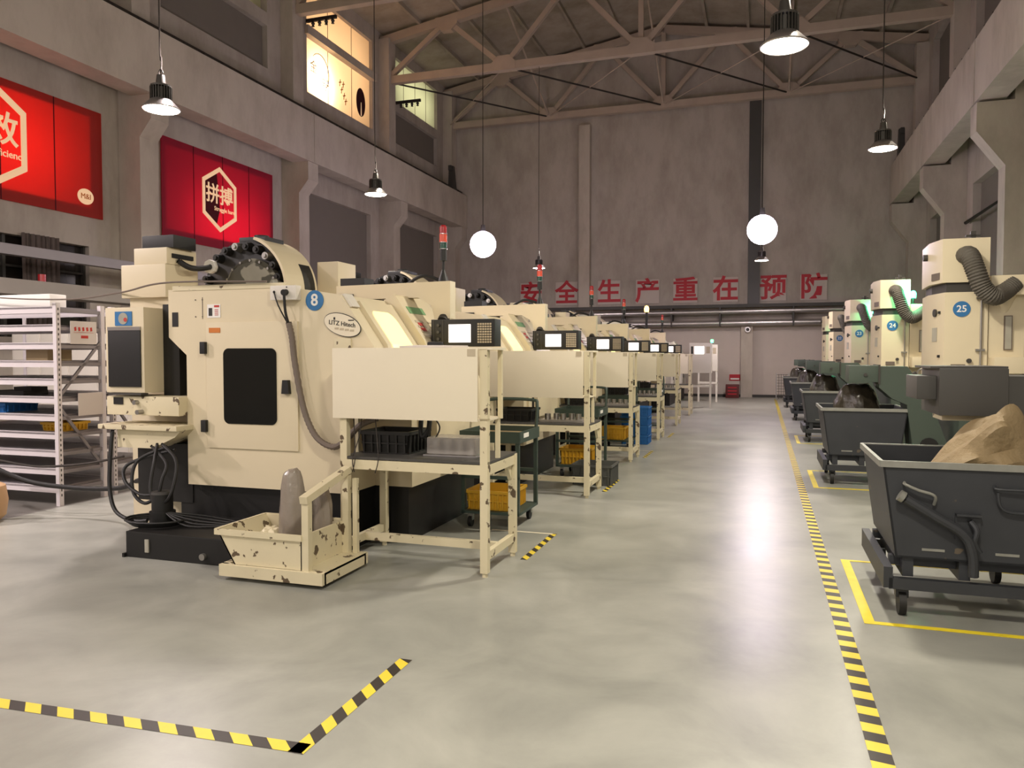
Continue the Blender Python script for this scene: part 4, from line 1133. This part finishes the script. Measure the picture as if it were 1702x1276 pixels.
# ------------------------------------------------------------------ white racks on the left
def make_rack(x0, x1, y0, y1, label, zs):
    r = thing('storage_rack', ((x0 + x1) / 2, (y0 + y1) / 2, 0), label, 'rack', 'white storage racks')
    for x in (x0, x1 - .05):
        for y in (y0, y1 - .05):
            b = MB().box(x, x + .05, y, y + .004, 0, 2.1).box(x + (.046 if x > x0 else 0), x + (.05 if x > x0 else .004), y, y + .05, 0, 2.1)
            p = b.build('post', 'shelf', r, False)
            if x > x0 + .1 and y == y0:
                b = MB()
                for k in range(38): b.box(x + .05, x + .052, y + .018, y + .03, .1 + k * .052, .125 + k * .052)
                b.build('slot', 'steel_dark', p, False)
    for z in zs:
        MB().box(x0 + .05, x1 - .05, y0 + .004, y1 - .004, z - .02, z).build('shelf_board', 'shelf_grey', r, False)
        b = MB().box(x0 + .05, x1 - .05, y0 + .004, y0 + .02, z - .065, z + .005)
        b.build('front_beam', 'shelf', r, False)
        MB().box(x1 - .045, x1 - .01, y0 + .05, y1 - .05, z - .055, z - .02).build('side_beam', 'shelf_grey', r, False)
    for za, zb_ in ((1.15, 1.7), (1.0, .35)):
        MB().bar((x1 - .02, y0 + .05, za), (x1 - .02, y1 - .05, zb_), .02, .03).build('brace', 'shelf_grey', r, False)
    return r


ZS = [.2 + i * .186 for i in range(11)]
rk = make_rack(-8.9, -6.9, 6.05, 6.66, 'nearest white slotted storage rack with many shelves at the left edge', ZS)
copy_tree(rk, (-.02, .72, 0), 'second white storage rack standing right behind the nearest rack')
tag(MB().box(-8.8, -7.06, 6.12, 6.32, 2.066, 2.2, .01).build('white_carton', 'white'), 'long white carton lying on top of the nearest storage rack', 'box')
r = thing('paper_notice', (-6.88, 6.36, 1.75), 'paper notice hung on the upper end of the nearest white rack', 'notice')
MB().box(-6.885, -6.88, 6.2, 6.53, 1.68, 1.92).build('sheet', 'paper', r, False)
MB().box(-6.88, -6.879, 6.24, 6.49, 1.80, 1.803).build('faint_line', 'redprint', r, False)
b = MB()
for k in range(5): b.prism([(6.25 + k * .05, 1.815), (6.275 + k * .05, 1.82), (6.27 + k * .05, 1.86), (6.245 + k * .05, 1.855)], 'x', -6.88, -6.8785)
b.box(-6.88, -6.8785, 6.33, 6.42, 1.74, 1.77).build('faint_characters', 'redprint', r, False)
tag(MB().box(-6.885, -6.88, 6.28, 6.6, .92, 1.16).build('paper_notice', 'paper'), 'blank paper notice hung lower on the end of the nearest white rack', 'notice')
tag(MB().box(-7.5, -7.2, 6.2, 6.5, ZS[7] + .001, ZS[7] + .12).build('cardboard_box', 'cardboard'), 'small brown carton on an upper shelf of the nearest rack', 'box')
crate('blue_crate', -8.2, -7.75, 6.15, 6.55, ZS[4] + .001, ZS[4] + .1, 'blue', 'blue tray on a middle shelf of the nearest white rack')
crate('yellow_crate', -6.95 - .35, -6.98, 6.2, 6.5, ZS[3] + .001, ZS[3] + .09, 'yellow', 'small yellow tray on a lower shelf of the nearest rack')
b = MB().box(-8.0, -7.55, 6.2, 6.5, ZS[5] + .001, ZS[5] + .05).box(-7.75, -7.5, 6.25, 6.45, ZS[5] + .05, ZS[5] + .09)
tag(b.build('machine_fixture', 'blackpaint', smooth=False), 'dark iron fixture on a middle shelf of the nearest white rack', 'fixture')
r = thing('steel_cabinet', (-10.15, 9.4, 0), 'white steel cabinet standing behind the white racks', 'cabinet')
MB().box(-11.3, -9.0, 9.1, 9.7, 0, 1.95, .01).build('body', 'white_paint', r)
for i in range(4): MB().box(-11.25 + i * .57, -10.72 + i * .57, 9.085, 9.1, .1, 1.9, .004).build('door', 'white_paint', r)
tag(MB().box(-7.4, -6.6, 8.8, 9.3, 0, 1.2, .01).build('grey_cupboard', 'white_paint'), 'low white cupboard seen through the side of the racks', 'cabinet')

# cable, hose and tan drum at the left edge
tag(MB().tube([(-7.6, 5.6, .55), (-7.1, 5.5, .47), (-6.75, 5.6, .33), (-6.3, 5.75, .27), (-5.8, 5.75, .3), (-5.5, 5.65, .4), (-5.23, 5.5, .45)], .022, 10, 10).build('air_hose', 'rubber'), 'thick black hose sagging in front of the white racks', 'hose')
tag(MB().tube([(-7.5, 5.8, .5), (-7.0, 5.85, .44), (-6.6, 5.9, .46), (-6.3, 5.95, .5), (-6.1, 6.1, .55)], .012, 8, 10).build('thin_cable', 'rail'), 'thin dark cable stretched above the thick hose by the racks', 'cable')
r = thing('tan_drum', (-6.95, 5.22, 0), 'rounded tan drum with a curved pale handle at the left edge', 'drum')
MB().lathe((-6.95, 5.22, 0), [(.0, .0), (.16, .0), (.22, .06), (.24, .2), (.22, .34), (.12, .4), (0, .41)]).build('body', 'tan', r)
MB().tube([(-6.78, 5.2, .34), (-6.72, 5.18, .45), (-6.73, 5.18, .58), (-6.8, 5.18, .63), (-6.9, 5.2, .64)], .018, 8, 8).build('handle', 'pale_plastic', r)
tag(MB().tube([(-9.5, 5.9, 2.45), (-8.0, 6.0, 2.2), (-6.7, 5.95, 2.12), (-5.6, 5.58, 2.13), (-4.8, 5.28, 2.17), (-3.8, 5.27, 2.15)], .008, 6, 10).build('thin_cable', 'hose'), 'thin pale cable slung from the left over the nearest machine top', 'cable')


# ------------------------------------------------------------------ right row machines, conveyors, carts
def make_right():
    r = thing('machining_center', (2.6, 10.6, 0), 'nearest cream machine in the right row with the blue 25 disc and grey hose', 'machine', 'cream machines in the right row')
    Y = 9.8
    body = MB().prism([(1.93, Y), (2.36, Y), (2.36, Y + .12), (4.1, Y + .12), (4.1, 12.1), (2.4, 12.1), (2.4, 10.75), (1.87, 10.75), (1.84, Y + .45)], 'z', 1.14, 2.27).build('cabinet', 'cream', r)
    MB().prism([(1.95, Y + .03), (2.4, Y + .03), (2.4, 10.7), (1.9, 10.7), (1.88, Y + .45)], 'z', 2.27, 2.38).build('neck', 'steel_dark', r, False)
    ub = MB().prism([(1.9, Y), (2.37, Y), (2.37, 10.75), (1.86, 10.75), (1.83, Y + .35)], 'z', 2.38, 2.87).build('upper_cabinet', 'cream', r)
    MB().prism([(1.836, 10.05), (1.885, 9.86), (1.89, 9.865), (1.842, 10.055)], 'z', 2.42, 2.5).build('nameplate', 'hose', ub, False)
    MB().cyl((1.85, 10.3, 2.72), (1.79, 10.3, 2.72), .04).build('knob', 'steel_dark', ub)
    MB().box(2.2, 2.25, Y + .1, Y + .16, 2.87, 2.96).box(2.15, 2.3, Y + .1, Y + .14, 2.9, 2.92).build('lifting_eye', 'steel_dark', ub, False)
    MB().cyl((2.06 + .04, Y, 2.08), (2.06 + .04, Y - .006, 2.08), .088, seg=32).build('number_disc', 'disc_blue', r)
    MB().cyl((2.29, Y - .02, 1.35), (2.29, Y - .02, 2.2), .012, seg=10).build('door_rod', 'steel', r)
    b = MB()
    for z in (1.62, 2.2): b.box(2.24, 2.33, Y - .035, Y, z - .012, z + .012)
    b.build('rod_bracket', 'steel', r, False)
    b = MB()
    for (u, z) in ((.25, 2.05), (.25, 1.55)):
        b.box(1.885, 1.91, 9.9, 9.93, z - .015, z + .015)
    b.build('latch', 'black', r, False)
    MB().prism([(1.862, 10.1), (1.888, 9.98), (1.893, 9.983), (1.868, 10.103)], 'z', 1.72, 1.88).build('name_sticker', 'pale_plastic', r, False)
    MB().cyl((1.89, 10.03, 2.05), (1.865, 10.025, 2.05), .045).build('gauge', 'steel_dark', r)
    # grey hose
    MB().tube([(2.12, Y + .06, 2.68), (2.14, Y - .12, 2.66), (2.18, Y - .2, 2.5), (2.25, Y - .22, 2.3), (2.36, Y - .2, 2.2), (2.48, Y - .1, 2.25), (2.6, Y - .05, 2.35)],
              lambda t: .097 + .006 * math.sin(t * 260), 14, 14).build('grey_hose', 'greyhose', r)
    # arm box, funnel and column
    MB().box(2.36, 3.1, Y - .1, Y + .3, 2.22, 2.44, .02).build('arm_box', 'cream', r)
    MB().lathe((2.53, Y + .06, 1.98), [(.0, 0), (.02, .0), (.1, .2), (.13, .26), (0, .26)], 20).build('funnel', 'cream', r)
    MB().box(2.37, 2.72, Y + .02, Y + .2, 1.38, 2.25).build('side_column', 'cream', r, False)
    MB().box(2.74, 3.4, Y - .02, Y + .3, .8, 2.3).build('teal_door', 'green', r, False)
    MB().box(2.38, 2.75, Y - .22, Y + .05, 1.36, 1.54, .01).build('lower_box', 'cream', r)
    pb = MB().box(2.52, 2.6, Y + .0, Y + .02, 1.62, 2.0).build('gauge_frame', 'hose', r, False)
    MB().box(2.53, 2.59, Y - .004, Y + .0, 1.63, 1.99).build('gauge_glass', 'pale_plastic', pb, False)
    MB().box(2.1, 4.1, Y + .02, 12.1, 0, 1.14).build('machine_bed', 'green', r, False)
    MB().cyl((2.18, Y, 1.5), (2.18, Y - .03, 1.5), .025).build('bed_knob', 'steel_dark', r)
    MB().box(2.0, 2.14, Y - .03, Y, 1.4, 1.46).build('small_plate', 'hose', r, False)
    return r


mr = make_right()
RP = 4.9
RN = ['25', '24', '23', '22', '21']
KO = [0, 4.9, 9.8, 14.7, 17.6]
row = [mr]
for k in range(1, 5):
    row.append(copy_tree(mr, (0, KO[k], 0), ['', 'cream machine in the right row with the blue 24 disc', 'cream machine in the right row with the small blue 23 disc', 'fourth cream machine down the right row, mostly hidden by green-lit ones',
                                           'farthest cream machine in the right row, by the back wall'][k]))
for k, o in enumerate(row):
    Y = 9.8 + KO[k]
    dsc = [c for c in o.children if c.name.startswith('number_disc')][0]
    L = o.location
    b = MB()
    b.text(RN[k], (2.10, 9.8 - .006, 2.08), .105, depth=.002, bold=.015)
    BASE[dsc.name] = BASE[mr.name]
    b.build('digits', 'white', dsc, False)
    if k in (1, 2, 4):
        r = thing('beacon_lamp', (2.3, Y - .02, 2.44), 'glowing green beacon on the right-row machine with the %s' % ('24 disc' if k == 1 else '23 disc' if k == 2 else 'farthest place'), 'beacon', 'green beacons on the right row')
        MB().cyl((2.42, Y + .05, 2.44), (2.42, Y + .05, 2.55), .02).build('pole', 'black', r)
        MB().lathe((2.42, Y + .05, 2.55), [(.045, 0), (.05, .08), (.03, .12), (0, .13)]).build('lens', 'green_on', r)
        d = bpy.data.lights.new('beacon_light', 'POINT'); d.energy = 6.5; d.color = (.12, 1, .45); d.shadow_soft_size = .06
        q = bpy.data.objects.new('beacon_light', d); COL.objects.link(q); q.parent = r; q.location = (.1, -.12, .17)


def make_elbow():
    r = thing('chip_conveyor', (1.5, 10.3, 0), 'green angled chip conveyor discharging over the second scrap cart', 'conveyor', 'chip conveyors of the right row')
    MB().prism([(1.3, 1.43), (1.6, 1.43), (1.82, 1.1), (2.04, .5), (2.0, 0), (1.72, 0), (1.66, .55), (1.6, .98), (1.44, 1.05), (1.3, 1.18)], 'y', 10.02, 10.5).build('casing', 'green', r, False)
    MB().box(.97, 1.3, 10.04, 10.48, 1.24, 1.44, .008).build('discharge_head', 'green', r)
    MB().box(1.29, 1.31, 10.01, 10.51, 1.22, 1.45).build('flange', 'steel_dark', r, False)
    MB().cyl((1.15, 10.04, 1.33), (1.15, 10.02, 1.33), .02).build('bolt', 'steel_dark', r)
    e = MB().bar((1.66, 10.02, 1.36), (1.78, 10.02, 1.2), .04, .05).build('hinge_arm', 'steel_dark', r, False)
    MB().tube([(1.74 + .04 * math.cos(t * PI / 6), 10.0, 1.36 + .04 * math.sin(t * PI / 6)) for t in range(13)], .008, 6).build('lifting_ring', 'steel', r)
    MB().prism([(1.84 + .1 * math.cos(t * PI / 8), .5 + .1 * math.sin(t * PI / 8)) for t in range(9)], 'y', 10.0, 10.02).build('drain_cover', 'black', r, False)
    return r


el = make_elbow()
for k in range(1, 5):
    copy_tree(el, (0, KO[k], 0), 'green-grey chip conveyor behind cart %s along the right row' % ('number three', 'number four', 'number five', 'number six, the farthest')[k - 1])
r = thing('chip_conveyor', (1.7, 5.95, 0), 'dark grey boxy chip conveyor above the tan sack in the nearest cart', 'conveyor', 'chip conveyors of the right row')
MB().box(1.1, 1.5, 5.7, 6.3, 1.16, 1.47, .008).build('discharge_head', 'greydark', r)
MB().box(1.5, 2.9, 5.74, 6.26, 1.12, 1.42).build('casing', 'greydark', r, False)
MB().box(.98, 1.1, 5.78, 6.2, 1.26, 1.42, .01).build('motor', 'greydark', r)
MB().box(1.05, 1.5, 5.72, 6.28, 1.47, 1.485).build('lid', 'greydark', r, False)
MB().box(1.14, 2.9, 5.8, 6.1, 1.12, 1.158).build('chute_lip', 'cream_dirty', r, False)
MB().box(2.6, 2.75, 5.85, 6.15, 0, 1.12).build('leg', 'greydark', r, False)


def make_cart():
    r = thing('scrap_cart', (1.15, 5.5, 0), 'nearest dark iron tipping cart holding a tan sack, inside the yellow floor outline', 'cart', 'dark iron scrap carts')
    y0, y1, t = 5.05, 6.02, .012
    xl, xr, bl, br, zt, zb = .68, 1.62, .76, 1.54, .92, .35
    b = MB()
    for ya, yb in ((y0, y0 + t), (y1 - t, y1)): b.prism([(bl, zb), (br, zb), (xr, zt), (xl, zt)], 'y', ya, yb)
    for a, c in ((bl, xl), (br, xr)):
        s = t if a < 1 else -t
        b.hexa([(a, y0, zb), (a + s, y0, zb), (a + s, y1, zb), (a, y1, zb), (c, y0, zt), (c + s, y0, zt), (c + s, y1, zt), (c, y1, zt)])
    b.box(bl, br, y0, y1, zb, zb + t)
    hp = b.build('hopper', 'cart', r, False)
    b = MB().box(xl - .012, xr + .012, y0 - .018, y0 + .004, zt - .03, zt + .008).box(xl - .012, xr + .012, y1 - .004, y1 + .018, zt - .03, zt + .008)
    b.box(xl - .018, xl + .004, y0, y1, zt - .03, zt + .008).box(xr - .004, xr + .018, y0, y1, zt - .03, zt + .008)
    b.build('rim', 'cart_edge', r, False)
    MB().box(.9, 1.02, y0 - .004, y0, .4, .415).box(1.28, 1.4, y0 - .004, y0, .4, .415).build('weld_plate', 'cart_edge', hp, False)
    # chassis
    for ya in (y0 - .05, y1 + .01): MB().box(.72, 1.66, ya, ya + .05, .17, .235).build('chassis_rail', 'cart', r, False)
    for ya in (y0 + .1, y1 - .15): MB().box(.74, 1.62, ya, ya + .06, .28, .335).build('cradle_rail', 'cart', r, False)
    for xa in (.69, 1.6): MB().box(xa, xa + .05, y0 - .05, y1 + .06, .175, .3 if xa < 1 else .25).build('cross_member', 'cart', r, False)
    for xa in (.8, 1.1, 1.5): MB().box(xa, xa + .06, y0 + .02, y1 - .02, .235, .35).build('cradle_post', 'cart', r, False)
    for x in (.8, 1.52):
        for y in (y0 + .03, y1 - .03):
            c = MB().cyl((x - .02, y, .075), (x + .02, y, .075), .075, seg=20).build('wheel', 'rubber', r)
            MB().box(x - .035, x + .035, y - .03, y + .03, .11, .18).build('bracket', 'cart', c, False)
    # tipping lever, latch plate and grab handles on the side
    lv = MB().tube([(.78, y0 - .06, .725), (.95, y0 - .06, .62), (1.1, y0 - .06, .525), (1.15, y0 - .06, .42), (1.16, y0 - .05, .28)], .028, 10, 6).build('tipping_lever', 'cart', r)
    MB().cyl((.765, y0 - .06, .735), (.79, y0 - .06, .72), .034, seg=12).build('lever_end', 'cart_edge', lv)
    MB().box(1.07, 1.2, y0 - .015, y0, .48, .63).box(1.07, 1.2, y0 - .05, y0, .625, .637).build('latch_plate', 'cart', r, False)
    MB().tube([(1.14, y0 - .03, .6), (1.17, y0 - .06, .55), (1.16, y0 - .06, .48), (1.19, y0 - .05, .42)], .016, 8, 5).build('latch_hook', 'cart', r)
    MB().tube([(.8, y0, .8), (.8, y0 - .04, .795), (.87, y0 - .05, .765), (.94, y0 - .05, .745), (.96, y0 - .04, .72), (.955, y0 - .02, .68)], .009, 8, 5).build('grab_handle', 'cart_edge', r)
    MB().tube([(1.28, y0, .8), (1.28, y0 - .03, .79), (1.5, y0 - .04, .78), (1.52, y0 - .04, .7), (1.5, y0 - .03, .66), (1.34, y0 - .03, .66), (1.29, y0 - .03, .7), (1.28, y0 - .03, .77)], .009, 8, 5).build('grab_handle', 'cart', r)
    return r


ct = make_cart()
CN = ['nearest', 'second', 'third', 'fourth', 'fifth', 'sixth']
for k in range(1, 5):
    copy_tree(ct, ((0, 0, -.01, -.05, -.12, -.1)[k], 4.9 * k + (.1 if k == 1 else 0), 0), 'dark iron scrap cart, %s from the camera on the right' % CN[k], {'tipping_lever', 'latch_plate', 'latch_hook', 'grab_handle'})
# tan sack in the nearest cart: gathered cloth rising to the right
b = MB(); n_u, n_v = 26, 40; rows = []
for i in range(n_u + 1):
    u = i / n_u; row = []
    for j in range(n_v):
        t = 2 * PI * j / n_v
        s = math.sin(PI * min(1, max(0, u))) ** .5
        x = .97 + u * .6
        hh = .12 + .4 * u ** 1.2
        w = .31 * (1 - .25 * u) * (s if u < .5 else max(s, .35)) + .02
        fold = 1 + .11 * math.sin(5 * t + 6 * u) + .09 * math.sin(11 * t - 9 * u) + .1 * mnoise.noise(Vector((u * 4, math.cos(t) * 1.5, math.sin(t) * 1.5)))
        z = .8 + u * .1 + math.sin(t) * hh * fold * s if math.sin(t) > 0 else .8 + math.sin(t) * .2 * s
        row.append(b.bm.verts.new((x, 5.42 + math.cos(t) * w * fold, z)))
    rows.append(row)
for A, Bq in zip(rows, rows[1:]):
    for j in range(n_v): b.face([A[j], A[(j + 1) % n_v], Bq[(j + 1) % n_v], Bq[j]])
b.face(rows[0][::-1]); b.face(rows[-1])
tag(b.build('tan_sack', 'sack'), 'large tan woven sack slumped in the nearest scrap cart', 'sack')
for k in (1, 2, 3, 4):
    y = 5.55 + 4.9 * k
    r_ = MB().blob((1.13 - .03 * k, y, .9), .29, .33, .31, .1, 10 + k, taper=.2, sq=.5)
    tag(r_.build('rubbish_bag', 'darkbag'), 'dark crumpled plastic bag filling the %s scrap cart' % CN[k], 'bag', 'dark bags in the scrap carts')

# wall pipes on the right between columns
tag(MB().tube([(5.2, 16, 5.2), (5.2, 24, 5.2)], .05, 10).build('wall_pipe', 'steel_dark'), 'dark horizontal pipe on the right wall between the columns', 'pipe')
tag(MB().tube([(5.15, 20.4, 3), (5.15, 20.4, 6.2)], .07, 10).build('wall_pipe', 'rail'), 'dark vertical pipe on the right wall beyond the near column', 'pipe')
